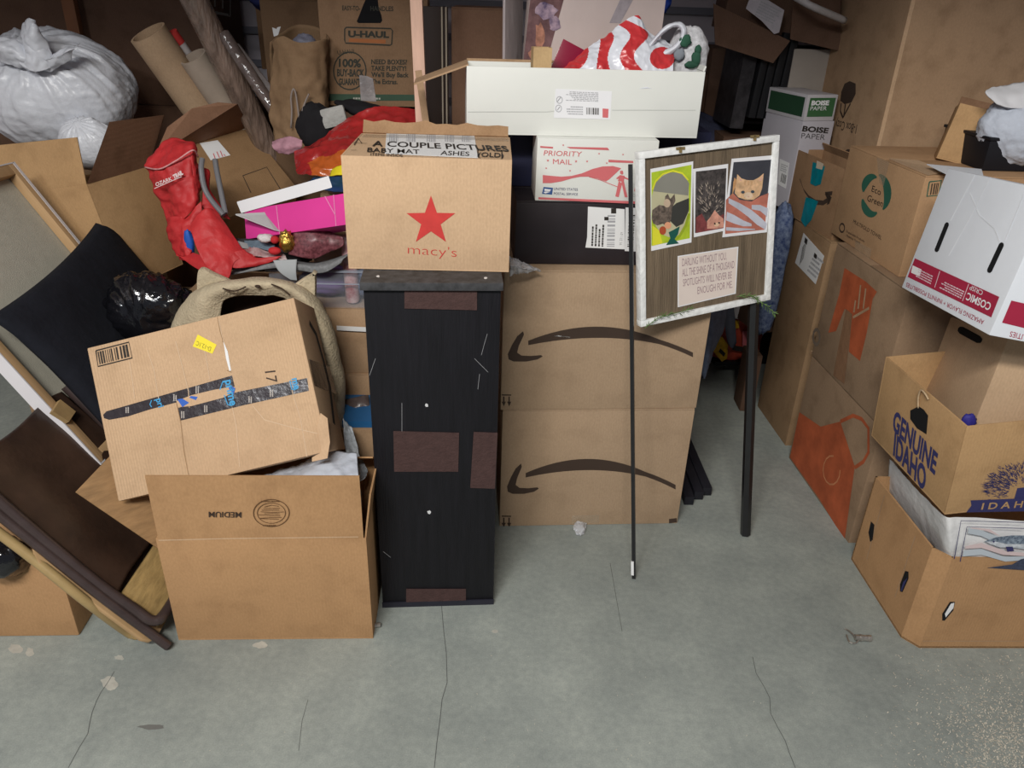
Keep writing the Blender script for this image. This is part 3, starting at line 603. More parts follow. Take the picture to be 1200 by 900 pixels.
# big leaning carton
M = MX((1.130, 2.53, .766), (0, 0, 4)); D = (.80, .56, 1.0)
o = carton('moving_box', 'biggest brown carton, tall and rising out of the photo at the upper right', M, D, KR_DULL, 'plain', bev=.006)
F = face(M, D, 'L')
mark(F, [[(990,98),(986,108),(985,118),(990,122),(998,120),(1003,110),(1003,98),(996,95)]], INKB, o, 'printed_hand')
stroke(F, [[(986,121),(985,130),(988,138)],[(991,122),(989,136)],[(997,121),(990,134),(988,138)]], 1.2, INKB, o)
text(F, '1-Box Cozy Case', (1005,146), (969,138), (1003,157), INKB, o)
mark(F, [[(953,152),(950,168),(973,176),(976,160)]], mat('smudged_ink', (.17,.10,.06), .8, .3, 60), o, 'smudged_print')
stroke(F, [ring(994,185,5,8,14)], 2.2, INKB, o)
G().box(M, (.0,-.0012,0), (.012,-.0004,1.0)).build('worn_edge', KR_PALE, o)
# green circle carton
M = MX((1.038, 2.003, .788), (0, 0, 4.3)); D = (.45, .427, .272)
o = carton('paper_towel_box', 'kraft paper towel carton with a dark green three-leaf circle, in the right stack', M, D, KR_ECO, 'closed', tape=False)
F = face(M, D, 'L')
def cres(cx, cy, a0, a1, r0, r1, th, sx=1., sy=1., n=12):
    A = []; Bq = []
    for i in range(n+1):
        t = i/n; a = a0+(a1-a0)*t; w_ = th*sin(pi*min(max(t, .02), .98))**.6
        A.append((cx+cos(a)*(r0+w_/2)*sx, cy+sin(a)*(r1+w_/2)*sy)); Bq.append((cx+cos(a)*(r0-w_/2)*sx, cy+sin(a)*(r1-w_/2)*sy))
    return [[A[i], A[i+1], Bq[i+1], Bq[i]] for i in range(n)]
mark(F, cres(1024,226,pi*1.02,pi*1.60,12,19,9) + cres(1027,227,-pi*.42,pi*.30,13.5,23,9) + cres(1023,230,pi*.36,pi*.95,12,21,9), GREEN, o, 'printed_leaves')
text(F, 'Eco', (1021.5,224), (1032,229), (1023,217), INK, o); text(F, 'Green', (1016,235), (1034,242.5), (1018,228), INK, o)
text(F, 'MULTIFOLD TOWEL', (1000,261), (1033,281), (1001,257), INKB, o); stroke(F, [ring(987,267,3,5,12)], 1, INKB, o)
text(F, 'Sustainable Products', (992,272), (1013,284), (992.6,269.5), INKB, o); text(F, 'Multifold Towels', (992,277), (1008,286), (992.6,274.5), INKB, o)
mark(F, [[(1028,184),(1031,214),(1036,218),(1043,190)]], TAPE, o, 'packing_tape', .0015)
mark(F, [[(1003,282),(1002,296),(1020,306),(1022,292)]], TAPE, o, 'packing_tape', .0015)
F = face(M, D, 'F')
stroke(F, [[(1089,213),(1103,211.5),(1100,228.5),(1086,230),(1089,213)]], 1.5, GREEN, o); barcode(F, (1089.5,228), (1099,227), (1091.5,215), 9, INK, o, 2)
T = face(M, D, 'T'); g = G(); q = [T.hit(1042,187), T.hit(1087,206), T.hit(1110,203), T.hit(1075,192)]
g.prism([q[0], q[1], q[2]+V((0,0,.001)), q[3]+V((0,0,.006))], V((0, 0, .003))); g.build('lifted_flap', KR, o)
# small box, black crate and foam bag on top
M = MX((1.166, 2.19, 1.0605), (0, 0, 12)); D = (.105, .12, .135)
M = MX((1.163, 2.215, 1.068), (-13, 9.5, -24)); D = (.118, .090, .150)
o = carton('small_box', 'small golden kraft box with an open dark top, tilted against the biggest carton', M, D, KR_GOLD, 'open', [('B', .03, 5, .004, KR_DARK)], mi=KR_DARK, bev=.001)
M = MX((1.226, 2.09, 1.061), (0, 0, 3)); D = (.34, .22, .085)
o = thing('plastic_crate', 'low black plastic crate under the white foam bag at the right edge', 'crate', M); CR = mat('black_plastic', (.009,.009,.012), .5, .2)
G().box(M, (0,0,0), (D[0],D[1],D[2]-.008)).build('body', CR, o, bevel=.003); G().box(M, (-.004,-.004,D[2]-.008), (D[0]+.004,D[1]+.004,D[2])).build('rim', CR, o, bevel=.002)
o = blob(Matrix.Translation(PY(1204,152,2.14)), (.125,.085,.102), lambda u: 1+.012*sin(u.x*26+u.z*9+5*nz(u,2,3))+.008*sin(u.x*50+u.z*30), 110, .07, 2, 5).build('foam_bag', mat('pale_foam_sheet', (.50,.54,.62), .7, .06, 10, .35, 60), smooth=True)
tag(o, 'rumpled white foam-wrapped bundle on the black crate', 'bundle')
g = sheet([[PY(1162,102,2.14), PY(1180,100,2.15), PY(1206,95,2.15)], [PY(1155,108,2.12), PY(1178,112,2.11), PY(1206,112,2.1)], [PY(1168,122,2.10), PY(1182,126,2.09), PY(1206,128,2.09)]], 16, 10, .008, 30, 2)
tag(g.build('foam_scrap', mat('white_foam_scrap', (.62,.62,.64), .7, .05), smooth=True, solid=.003), 'white torn end of foam sheet sticking up above the foam bundle', 'foam')
# crimson and white apple box
M = MX((.949, 1.424, .865), (-5.2, 9, 0)); D = (.42, .371, .287)
o = thing('apple_box', 'white waxed fruit box with crimson lettered band, upside down on the right stack', 'box', M)
G().box(M, (0,0,0), D).build('body', WHITE_W, o, bevel=.003)
F = face(M, D, 'L')
mark(F, [[(1072.5,302.7),(1064,324.5),(1162,372),(1171.5,348)]], CRIM, o, 'crimson_band')
PK = mat('pink_white_ink', (.72,.55,.60), .6)
text(F, 'AMAZING FLAVOR + INFINITE POSSIBILITIES', (1154,375.5), (1063,331), (1152.5,381), CRIM, o)
text(F, 'COSMIC', (1163,356), (1135,343), (1160,364.5), SOLIDW, o, .02, 'lettering', .0015); text(F, 'CRISP', (1153,341), (1138,334), (1151.5,346.5), SOLIDW, o, 0, 'lettering', .0015)
fineprint(F, (1131,341), (1105,328.5), (1126.5,351), 4, PK, o, 5); fineprint(F, (1094,323), (1074,313), (1091,334), 4, PK, o, 8)
stroke(F, [[(1136,333),(1128.5,353)], [(1102,318),(1096,337)]], .8, PK, o, 'band_line', .0014)
sticker(F, [(1070,311),(1068,319.5),(1078,324),(1080.5,316)], PAPER, o, 'small_sticker')
SLOT = mat('dark_slot', (.006,.006,.007), .9)
def slot(F, a, b_, wpx, o, m=None, nm='hand_hole'):
    P = [(a[0]+(b_[0]-a[0])*t, a[1]+(b_[1]-a[1])*t) for t in (0, .25, .5, .75, 1)]; dx, dy = b_[0]-a[0], b_[1]-a[1]; L_ = math.hypot(dx, dy); nx, ny = -dy/L_*wpx/2, dx/L_*wpx/2; ux, uy = dx/L_*wpx/2, dy/L_*wpx/2
    out = [(a[0]+nx, a[1]+ny), (a[0]+nx*.6-ux*.8, a[1]+ny*.6-uy*.8), (a[0]-ux, a[1]-uy), (a[0]-nx*.6-ux*.8, a[1]-ny*.6-uy*.8), (a[0]-nx, a[1]-ny), (b_[0]-nx, b_[1]-ny), (b_[0]-nx*.6+ux*.8, b_[1]-ny*.6+uy*.8), (b_[0]+ux, b_[1]+uy), (b_[0]+nx*.6+ux*.8, b_[1]+ny*.6+uy*.8), (b_[0]+nx, b_[1]+ny)]
    mark(F, [out], m or SLOT, o, nm)
slot(F, (1110,263), (1098,293), 5, o); slot(F, (1174,287), (1160,317), 6, o)
WC = mat('waxed_crease', (.80,.82,.86), .5)
stroke(F, [[(1143,205),(1114,259)], [(1161,208),(1137,256),(1112,300)], [(1200,228),(1178,282)]], 1.1, WC, o, 'crease'); stroke(F, [[(1137,226),(1148,252),(1166,268),(1172,284)]], .9, WC, o, 'crease')
F = face(M, D, 'F')
mark(F, [[(1185,352),(1174,378),(1240,394),(1245,366)]], CRIM, o, 'crimson_band'); text(F, 'AMAZING FLAVOR + INFINITE POSSIBILITIES', (1330,424), (1184,388), (1328,430), CRIM, o)
F = face(M, D, 'T')
o2 = G().prism([PY(1086,193,2.06), PY(1150,199,2.02), PY(1152,206,1.95), PY(1110,205,1.95)], V((0,0,.002))).build('white_card', WHITE_W); tag(o2, 'scrap of white card lying on the green circle carton behind the fruit box', 'card')
# printed potato box, with a plain box nested in it
M = MX((1.046, 1.520, .58), (-14.0, 9.2, -9)); D = (.30, .30, .235)
o = carton('cardboard_box', 'plain kraft box with a hand hole, nested inside the potato box', M, D, KR, 'plain', bev=.004)
F = face(M, D, 'L'); slot(F, (1127,387), (1147,398), 9, o)
M = MX((1.006, 1.452, .405), (.8, -5.5, 5.4)); D = (.42, .345, .238)
o = carton('potato_box', 'kraft potato box lettered GENUINE IDAHO in navy, third up at the right edge', M, D, KR_GOLD, 'open', bev=.003)
F = face(M, D, 'L')
text(F, 'GENUINE', (1046,502), (1096,556), (1049,480), INKBLUE, o, .035); text(F, 'IDAHO', (1047,532), (1084,576), (1049,507), INKBLUE, o, .035)
mark(F, [[(1067,481),(1067,491),(1075,502),(1086,509),(1088,487),(1083,480),(1077,476)]], SLOT, o, 'hand_hole')
G().tube(spline([F.hit(1077,478,.002), F.hit(1078,466,.004), F.hit(1082,457,.006), F.hit(1087,461,.006), F.hit(1090,468,.004)], 14), .0022, 6).build('torn_twine', mat('twine', (.50,.36,.22), .9, .2, 80), o, smooth=True)
F = face(M, D, 'F'); g = G(); rr = random.Random(3)
for i in range(900):
    a = rr.uniform(pi*.95, pi*2.05); k = rr.uniform(.15, 1)**.5; x, y = 1200+cos(a)*46*k, 576+sin(a)*34*k+rr.uniform(-3, 6)
    q1 = F.hit(x, y, .001); q2 = F.hit(x+cos(a)*rr.uniform(3, 8), y+sin(a)*rr.uniform(1, 4)+rr.uniform(-2, 2), .001); s_ = (q2-q1).cross(F.n).normalized()*.0008
    g.add([q1-s_, q2, q1+s_], [(0, 1, 2)])
g.build('printed_bush', INKBLUE, o); mark(F, [[(1192,572),(1188,586),(1212,584),(1210,570)]], INKBLUE, o, 'bush_core', .0004)
mark(F, [[(1137,586),(1138,592),(1132,600),(1240,598),(1240,582)]], INKBLUE, o, 'printed_banner', .0014); text(F, 'I D A H O', (1149,596.5), (1214,593), (1151,589), KR_GOLD, o, .02, 'lettering', .002)
# printed potato sack in the lowest box
M = MX((1.022, 1.439, 0), (0, 0, 2.4)); D = (.55, .341, .29)
o = thing('cardboard_box', 'brown fruit tray box with cut corners, on the floor at the right edge', 'box', M)
t = .005; out = [(0, D[1]), (0, .036), (.030, 0), (D[0], 0), (D[0], D[1])]
g = G()
for i in range(5):
    a, b_ = out[i], out[(i+1) % 5]; g.prism([M @ V((*a, .0)), M @ V((*b_, .0)), M @ V((*b_, D[2])), M @ V((*a, D[2]))], (M.to_3x3() @ V((b_[1]-a[1], -(b_[0]-a[0]), 0))).normalized()*-t)
g.prism([M @ V((*p, .001)) for p in out], V((0,0,t))); g.build('body', KR_BROWN, o, weld=False)
F = face(M, D, 'L'); 
mark(F, [[(1021,611),(1018,624),(1020,635),(1023,633),(1025,615)]], SLOT, o, 'hand_hole'); mark(F, [[(1061,669),(1055,685),(1055,693),(1058,694),(1065,678),(1065,670)]], SLOT, o, 'hand_hole'); mark(F, [[(1059,682),(1056,692),(1057.5,693),(1064,677)]], INKBLUE, o, 'blue_glimpse', .0013)
stroke(F, [[(1037,580),(1016,655)], [(1073,628),(1049,700)]], .8, KR_DULL, o, 'crease')
F = face(M, D, 'F'); mark(F, [[(1113,705),(1104,719),(1104,727),(1107,727),(1117,715),(1119,705)]], SLOT, o, 'hand_hole'); mark(F, [[(1114,707),(1107,719),(1108,723),(1117,712),(1118,706)]], PAPER, o, 'white_glimpse', .0013)
stroke(F, [[(1081,751),(1240,751)]], 1.2, KR_DULL, o, 'crease')
SACK = mat('white_woven_sack', (.66,.66,.66), .65, .05, 8, .15, 120)
top = [PY(1043,538,1.80), PY(1060,558,1.70), PY(1082,582,1.58), PY(1106,604,1.475), PY(1122,606,1.462), PY(1150,607,1.462), PY(1215,612,1.47)]
mid = [PY(1041,556,1.79), PY(1060,582,1.68), PY(1086,612,1.56), PY(1108,630,1.460), PY(1124,636,1.448), PY(1155,638,1.447), PY(1215,640,1.455)]
bot = [PY(1041,590,1.79), PY(1063,618,1.68), PY(1092,652,1.56), PY(1110,668,1.468), PY(1128,676,1.462), PY(1155,680,1.462), PY(1215,682,1.465)]
o = thing('printed_sack', 'white woven sack printed with blue fish, filling the lowest right box', 'sack', PY(1110,640,1.5))
sheet([top, mid, bot], 60, 26, .004, 26, 4, lambda u, v: .2*sin(u*120)*(.5 if .15 < u < .45 else 0)).build('cloth', SACK, o, smooth=True, solid=.002)
FSK = Face(PY(1160,638,1.4385), (1, .01, 0), (0, -.06, 1))
stroke(FSK, [[(1200,612),(1126,610),(1118,655)], [(1200,619),(1133,617),(1125,658)]], 1.1, INKBLUE, o)
PB = mat('pale_blue_print', (.50,.55,.60), .7, .05); PP = mat('pale_pink_print', (.66,.53,.53), .7, .05); FB = mat('fish_blue', (.05,.12,.25), .7, .7, 130, col2=(.35,.42,.5))
mark(FSK, [[(1134,625),(1150,628),(1175,640),(1205,644),(1205,638),(1178,632),(1152,622),(1135,618)][::-1], [(1129,645),(1150,643),(1175,652),(1205,652),(1205,656),(1178,658),(1150,650),(1128,652)]], PB, o, 'printed_swoosh', .0004)
mark(FSK, [[(1136,619),(1152,621),(1172,628),(1160,620),(1140,618)][::-1], [(1131,640),(1150,636),(1180,646),(1205,648),(1205,652),(1175,650),(1150,642),(1131,643)]], PP, o, 'printed_swoosh', .0005)
mark(FSK, [[(1153,634),(1160,637),(1170,641),(1185,641),(1205,640),(1205,627),(1185,627),(1168,629)]], FB, o, 'printed_fish', .0012); mark(FSK, [[(1154,634),(1160,637),(1172,641),(1190,641),(1205,641),(1205,637),(1180,637),(1166,634)]], mat('fish_belly', (.55,.58,.62), .7, .3, 100), o, 'printed_fish', .0016)
mark(FSK, [[(1178,640),(1180,646),(1188,645),(1186,640)], ring(1164,634,1.2,1.2,8)[:-1]], INKBLUE, o, 'fish_fin', .002)
mark(FSK, [[(1156,665),(1205,668),(1205,653),(1196,655),(1186,661)]], mat('dark_fish', (.05,.06,.10), .7, .4, 120), o, 'printed_fish', .0012)
tag(blob(Matrix.Translation(PY(1135,494,1.50)), (.015,.01,.020), None, 20, .3, 2).build('blue_cloth', mat('blue_cloth', (.03,.025,.22), .6, .2), smooth=True), 'small bright blue cloth poking out between the nested box and potato box', 'cloth')

# ================================================================ BACK RIGHT, in the shade
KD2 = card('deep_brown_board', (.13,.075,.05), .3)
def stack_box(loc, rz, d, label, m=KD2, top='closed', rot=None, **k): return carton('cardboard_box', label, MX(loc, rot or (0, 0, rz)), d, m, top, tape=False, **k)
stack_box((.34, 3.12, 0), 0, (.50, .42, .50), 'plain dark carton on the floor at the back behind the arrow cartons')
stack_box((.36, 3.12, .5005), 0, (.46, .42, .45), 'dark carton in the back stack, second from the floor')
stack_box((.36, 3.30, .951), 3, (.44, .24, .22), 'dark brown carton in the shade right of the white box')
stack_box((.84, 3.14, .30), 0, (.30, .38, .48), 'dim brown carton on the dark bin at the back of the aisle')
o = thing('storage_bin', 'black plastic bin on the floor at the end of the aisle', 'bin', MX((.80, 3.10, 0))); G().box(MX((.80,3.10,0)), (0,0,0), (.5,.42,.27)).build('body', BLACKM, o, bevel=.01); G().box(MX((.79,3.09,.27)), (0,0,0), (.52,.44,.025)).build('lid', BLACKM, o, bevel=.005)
# red and orange bag of toys at the end of the aisle
o = thing('shopping_bag', 'red and orange printed shopping bag on the floor at the end of the aisle', 'bag', PY(862,425,2.95))
RB = mat('scarlet_bag', (.50,.07,.04), .45, .3, 14, spec=.5); Mb = MX(tuple(PY(838,424,2.93)), (0,0,6))
G().box(Mb, (0,0,-.02), (.20,.12,.0)).build('base', BLACKM, o, bevel=.004); blob(Mb @ Matrix.Translation((.10,.07,.12)), (.115,.065,.15), lambda u: 1/max(abs(u.x), abs(u.y), abs(u.z)*.9)**.6*.9, 36, .14, 2.2, 6).build('sack', RB, o, smooth=True)
Fb = Face(Mb @ V((0,-.012,0)), Mb.to_3x3() @ V((1,0,0)), (0,0,1))
mark(Fb, [[(840,398),(836,412),(846,424),(852,420),(853,404),(846,394)]], mat('yellow_print', (.60,.34,.02), .5, .3, 60), o, 'yellow_print', .001); mark(Fb, [[(870,388),(870,406),(884,408),(884,388)]], mat('pink_print', (.60,.16,.18), .5), o, 'pink_panel', .001)
mark(Fb, [[(858,404),(858,410),(884,415),(884,409)], [(844,408),(850,414),(848,418),(842,412)]], INK, o, 'dark_band', .0014); mark(Fb, [[(857,374),(858,386),(866,384),(866,376)]], MATS['yellow_print'], o, 'yellow_print', .0012)
sheet([[PY(856,352,2.90), PY(872,352,2.88), PY(886,353,2.9)], [PY(857,362,2.9), PY(872,364,2.88), PY(886,364,2.9)], [PY(858,372,2.9), PY(870,375,2.88), PY(884,374,2.9)]], 14, 8, .01, 30).build('white_liner', mat('white_liner', (.55,.52,.52), .4), o, smooth=True, solid=.002)
# denim hanging at the edge
DEN = mat('blue_denim', (.10,.13,.20), .9, .25, 30, .3, 120)
tag(sheet([[V((.42,2.06,.826)), V((.43,2.12,.826)), V((.44,2.18,.826)), V((.45,2.22,.826))], [V((.535,2.10,.815)), V((.54,2.16,.815)), V((.545,2.21,.815)), V((.55,2.25,.812))], [PY(826,340,2.35), PY(834,340,2.33), PY(846,342,2.36), PY(852,342,2.40)], [PY(822,380,2.34), PY(832,378,2.32), PY(843,380,2.35), PY(848,380,2.39)], [PY(820,412,2.35), PY(829,414,2.33), PY(836,408,2.36), PY(841,400,2.4)], [PY(822,440,2.36), PY(826,444,2.35), PY(829,430,2.37), PY(832,425,2.4)]], 16, 26, .012, 12, 3).build('jeans', DEN, smooth=True, solid=.006), 'blue denim trousers hanging down behind the right edge of the upper arrow carton', 'trousers')
tag(sheet([[V((.87,3.20,.79)), V((.90,3.20,.79)), V((.93,3.20,.79))], [V((.865,3.11,.77)), V((.895,3.11,.77)), V((.925,3.11,.77))], [PY(846,330,2.95), PY(854,330,2.94), PY(862,330,2.95)], [PY(845,350,2.86), PY(853,350,2.85), PY(860,350,2.86)], [PY(848,375,2.86), PY(856,378,2.85), PY(862,380,2.86)], [PY(852,400,2.86), PY(858,408,2.85), PY(863,402,2.86)]], 10, 16, .012, 14, 5).build('trouser_leg', mat('grey_denim', (.13,.14,.18), .9, .2), smooth=True, solid=.006), 'grey trouser leg hanging just left of the red shopping bag', 'trousers')
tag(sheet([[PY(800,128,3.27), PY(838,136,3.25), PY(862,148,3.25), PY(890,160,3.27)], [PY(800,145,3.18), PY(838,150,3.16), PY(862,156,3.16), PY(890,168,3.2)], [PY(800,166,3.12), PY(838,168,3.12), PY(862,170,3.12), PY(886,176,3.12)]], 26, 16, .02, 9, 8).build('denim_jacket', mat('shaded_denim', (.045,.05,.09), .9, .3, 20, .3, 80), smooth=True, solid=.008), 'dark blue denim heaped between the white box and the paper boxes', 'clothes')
# blue patterned cloth bag beside the tall carton
o = blob(Matrix.Translation(PY(906,318,2.70)), (.034,.05,.25), lambda u: 1/max(abs(u.x), abs(u.y), abs(u.z))**.5, 30, .12, 2.5, 4).build('cloth_bag', mat('blue_bandana_print', (.02,.05,.20), .8, .4, 70, col2=(.20,.25,.36)), smooth=True)
tag(o, 'blue and white patterned cloth bag standing between the sign and the tall carton', 'bag')
M = MX((.86, 2.83, .25), (0,0,0))
stack_box((.900, 2.66, 0), 0, (.05, .10, .24), 'narrow dark carton on the floor under the blue patterned bag')
# copy paper boxes
M = MX(tuple(PY(921,246,2.76)), (0, 0, 8)); D = (.30, .26, .19); 
x_ = PY(921,246,2.76)
M = MX((x_.x, x_.y, x_.z), (0, 0, 16)); D = (.125, .24, .305)
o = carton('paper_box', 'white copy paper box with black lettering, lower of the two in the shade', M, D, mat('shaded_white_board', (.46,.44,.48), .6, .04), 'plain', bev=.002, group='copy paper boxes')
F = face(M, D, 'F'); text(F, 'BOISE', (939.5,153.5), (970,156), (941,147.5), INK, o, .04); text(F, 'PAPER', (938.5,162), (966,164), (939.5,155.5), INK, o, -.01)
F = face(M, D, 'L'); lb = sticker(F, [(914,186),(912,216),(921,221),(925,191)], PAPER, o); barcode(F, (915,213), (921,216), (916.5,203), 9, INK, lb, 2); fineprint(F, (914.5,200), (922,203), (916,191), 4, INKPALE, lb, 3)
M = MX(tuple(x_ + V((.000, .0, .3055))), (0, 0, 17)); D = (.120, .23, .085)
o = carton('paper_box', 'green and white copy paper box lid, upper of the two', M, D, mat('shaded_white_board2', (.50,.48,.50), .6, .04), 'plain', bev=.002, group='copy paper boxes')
GRN = mat('copy_box_green', (.045,.13,.05), .6, .08)
F = face(M, D, 'F'); c = [F.at(.010,.014,.0008), F.at(.112,.014,.0008), F.at(.112,.075,.0008), F.at(.010,.075,.0008)]; G().poly(c).build('green_panel', GRN, o)
def ftext(F, s, u, v, wd, h, m, o, bold=0):
    vs, fs = textmesh(s, bold); G().add([F.at(u+wd*p.x, v+h*p.y, .0016) for p in vs], fs).build('lettering', m, o)
ftext(F, 'BOISE', .018, .052, .07, .014, SOLIDW, o, .05); ftext(F, 'PAPER', .018, .035, .065, .013, SOLIDW, o)
F = face(M, D, 'L'); G().poly([F.at(.012,.012), F.at(.218,.012), F.at(.218,.075), F.at(.012,.075)]).build('green_panel', mat('copy_box_green_shade', (.02,.06,.03), .6, .08), o)  # side panel in a darker green, its shade put into the colour
stack_box((.93, 2.74, .30), 12, (.09, .16, .42), 'dark narrow carton hidden under the copy paper boxes')
# dark binders and open box above
o = thing('book_box', 'pale box on edge beside dark upright binders, upper back right', 'box', PY(940,130,3.0)); M = MX(tuple(PY(916,142,2.98)), (0, 0, 10))
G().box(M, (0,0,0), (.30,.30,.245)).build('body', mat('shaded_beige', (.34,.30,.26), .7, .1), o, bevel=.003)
for i in range(4):
    M = MX(tuple(PY(877+i*9.5,138+i*.5,2.98)), (0, 4, 6)); tag(G().box(M, (0,0,0), (.026,.22,.29-.008*(i % 2))).build('binder', BLACKM, bevel=.002), ['leftmost black binder of the row left of the pale box', 'second black binder from the left, left of the pale box', 'third black binder from the left, left of the pale box', 'black binder touching the pale box'][i], 'binder', 'black binders at the back right')
x_ = PY(858,150,3.0)
tag(G().box(MX((x_.x-.01, 3.0, x_.z), (0,3,4)), (0,0,0), (.05,.22,.27)).build('speckled_box', mat('black_speckled_box', (.018,.017,.02), .5, .5, 30, col2=(.05,.045,.05))), 'black box with pale spots left of the binders', 'box')
for px, py in ((875,78),(886,86),(897,92),(872,100)): pass
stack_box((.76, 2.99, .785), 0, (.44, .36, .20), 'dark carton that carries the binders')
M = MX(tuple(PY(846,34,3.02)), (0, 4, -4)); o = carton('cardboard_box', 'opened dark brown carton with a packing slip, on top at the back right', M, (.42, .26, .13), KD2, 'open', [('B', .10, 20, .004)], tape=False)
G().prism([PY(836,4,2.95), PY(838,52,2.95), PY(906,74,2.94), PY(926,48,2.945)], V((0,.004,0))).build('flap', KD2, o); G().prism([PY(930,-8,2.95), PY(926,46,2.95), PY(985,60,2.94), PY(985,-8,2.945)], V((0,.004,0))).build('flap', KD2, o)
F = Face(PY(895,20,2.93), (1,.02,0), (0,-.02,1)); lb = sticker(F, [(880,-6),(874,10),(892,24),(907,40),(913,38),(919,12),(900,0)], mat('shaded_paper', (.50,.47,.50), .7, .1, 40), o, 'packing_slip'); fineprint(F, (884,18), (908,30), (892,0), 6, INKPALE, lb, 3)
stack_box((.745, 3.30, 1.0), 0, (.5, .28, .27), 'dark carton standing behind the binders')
tag(G().tube(spline([PY(925,-8,2.85), PY(945,4,2.8), PY(962,12,2.8), PY(990,24,2.85)], 16), .011, 10).build('white_hose', mat('white_hose', (.48,.45,.44), .5, .1, 30), smooth=True), 'white plastic hose looping over the back right boxes', 'hose')
tag(blob(Matrix.Translation(PY(775,4,2.9)), (.03,.02,.03), None, 20, .3, 2).build('blue_ribbon', mat('bright_blue_film', (.02,.07,.45), .4), smooth=True), 'crumpled bright blue plastic behind the carrier bag', 'plastic')

# ================================================================ SMALL THINGS ON THE FLOOR
MET = mat('worn_metal', (.45,.42,.38), .3, .3, 60, metal=.8)
def latch(px, py, k, label):
    o = thing('metal_latch', label, 'latch', PZ(px, py, .001)); a = PZ(px-2, py, .009); b_ = PZ(px+16*k, py+1, .009)
    G().tube([a, b_], .008*k, 10).build('cylinder', MET, o, smooth='auto'); G().tube([a+(b_-a)*.3, a+(b_-a)*.42], .0092*k, 10).build('ring', MET, o); G().tube([a+(b_-a)*.85, a+(b_-a)*1.02], .0088*k, 10).build('end_cap', MET, o)
    G().tube(spline([a, PZ(px-5, py-4, .01), PZ(px-10, py-8, .006), PZ(px-14, py-10, .004)], 8), .0018, 6).build('hook', MET, o); G().tube(spline([PZ(px-12,py-3,.004), PZ(px-9,py+5,.006), PZ(px-2,py+7,.006), PZ(px+2,py+3,.008)], 8), .002, 6).build('wire_loop', MET, o)
latch(1004, 747, 1, 'small metal latch fitting lying on the floor left of the lowest right box')
tag(G().tube([PZ(437,733,.008), PZ(446,732,.008)], .006, 8).build('metal_ferrule', MET, smooth='auto'), 'tiny metal ferrule on the floor at the right corner of the MEDIUM carton', 'ferrule')
g = sheet([[PZ(673,612,.012), PZ(680,610,.025), PZ(688,613,.01)], [PZ(672,619,.015), PZ(681,620,.02), PZ(687,620,.015)], [PZ(676,627,.004), PZ(681,628,.006), PZ(685,626,.004)]], 14, 14, .012, 90, 6)
tag(g.build('plastic_scrap', CLEAR, smooth=True, solid=.0006), 'crumpled scrap of clear plastic on the floor before the lower arrow carton', 'scrap')
g = G(); rr = random.Random(11)
def chip(x, y, s_):
    p = PZ(x, y, .0012); a = rr.uniform(0, 6.28); u = V((cos(a), sin(a), 0))*s_; v = V((-sin(a), cos(a), 0))*s_*.35; z = V((0, 0, rr.uniform(.0004, .002)))
    g.add([p-u-v, p+u-v+z, p+u+v+z, p-u+v], [(0, 1, 2, 3)])
for i in range(2600):
    x = 1200+abs(rr.gauss(0, 1))*-55; y = 865+rr.gauss(0, 45)
    if 1030 < x < 1260 and 765 < y < 940: chip(x, y, rr.uniform(.0008, .0024))
for i in range(260): chip(rr.uniform(1040, 1215), rr.uniform(764, 900), rr.uniform(.0008, .0026))
for i in range(170): chip(rr.uniform(500, 1200), rr.uniform(740, 900), rr.uniform(.0005, .0015))
for i in range(40): chip(rr.uniform(100, 500), rr.uniform(760, 900), rr.uniform(.0005, .0014))
tag(g.build('sawdust', mat('sawdust', (.56,.51,.42), .9, .2, 100), kind='stuff'), 'pale sawdust and crumbs scattered on the concrete floor', 'sawdust')
# ================================================================ LEFT PILE
# front carton marked MEDIUM
M = MX((-.800, 1.384, 0), (0, 0, 3.2)); D = (.476, .34, .313)
o = carton('moving_box', 'brown open carton with upside-down MEDIUM and a round seal, on the floor', M, D, KR_BROWN, 'open', [('F', .170, -1, .006), ('R', .12, 8, .006), ('B', .12, -55, .01)], bev=.003)
Ff = face(M @ Matrix.Translation((0,0,D[2])), D, 'F')
text(Ff, 'MEDIUM', (283,600), (244.5,599.5), (283,606.3), INKB, o, .02)
SEAL = mat('seal_ink', (.12,.06,.025), .8)
stroke(Ff, [ring(318,601,21,16,28)], 1.1, SEAL, o, 'printed_seal'); stroke(Ff, [ring(318,601,16.5,12,26)], .8, SEAL, o, 'printed_seal')
gg = random.Random(2); stroke(Ff, [[(306+gg.uniform(-4,4), 593+i*2.2+gg.uniform(-1,1)), (318, 593+i*2.2+gg.uniform(-1.5,1.5)), (330+gg.uniform(-4,3), 593+i*2.2)] for i in range(8)], .7, SEAL, o, 'printed_seal')
fineprint(Ff, (306,588), (330,588), (306,585.8), 1, SEAL, o, 3); fineprint(Ff, (308,616.6), (328,616.6), (308,614), 1, SEAL, o, 4)
stroke(face(M, D, 'F'), [[(186,633),(260,631),(340,630),(420,629)]], 1.6, KR_PALE, o, 'flap_crease')
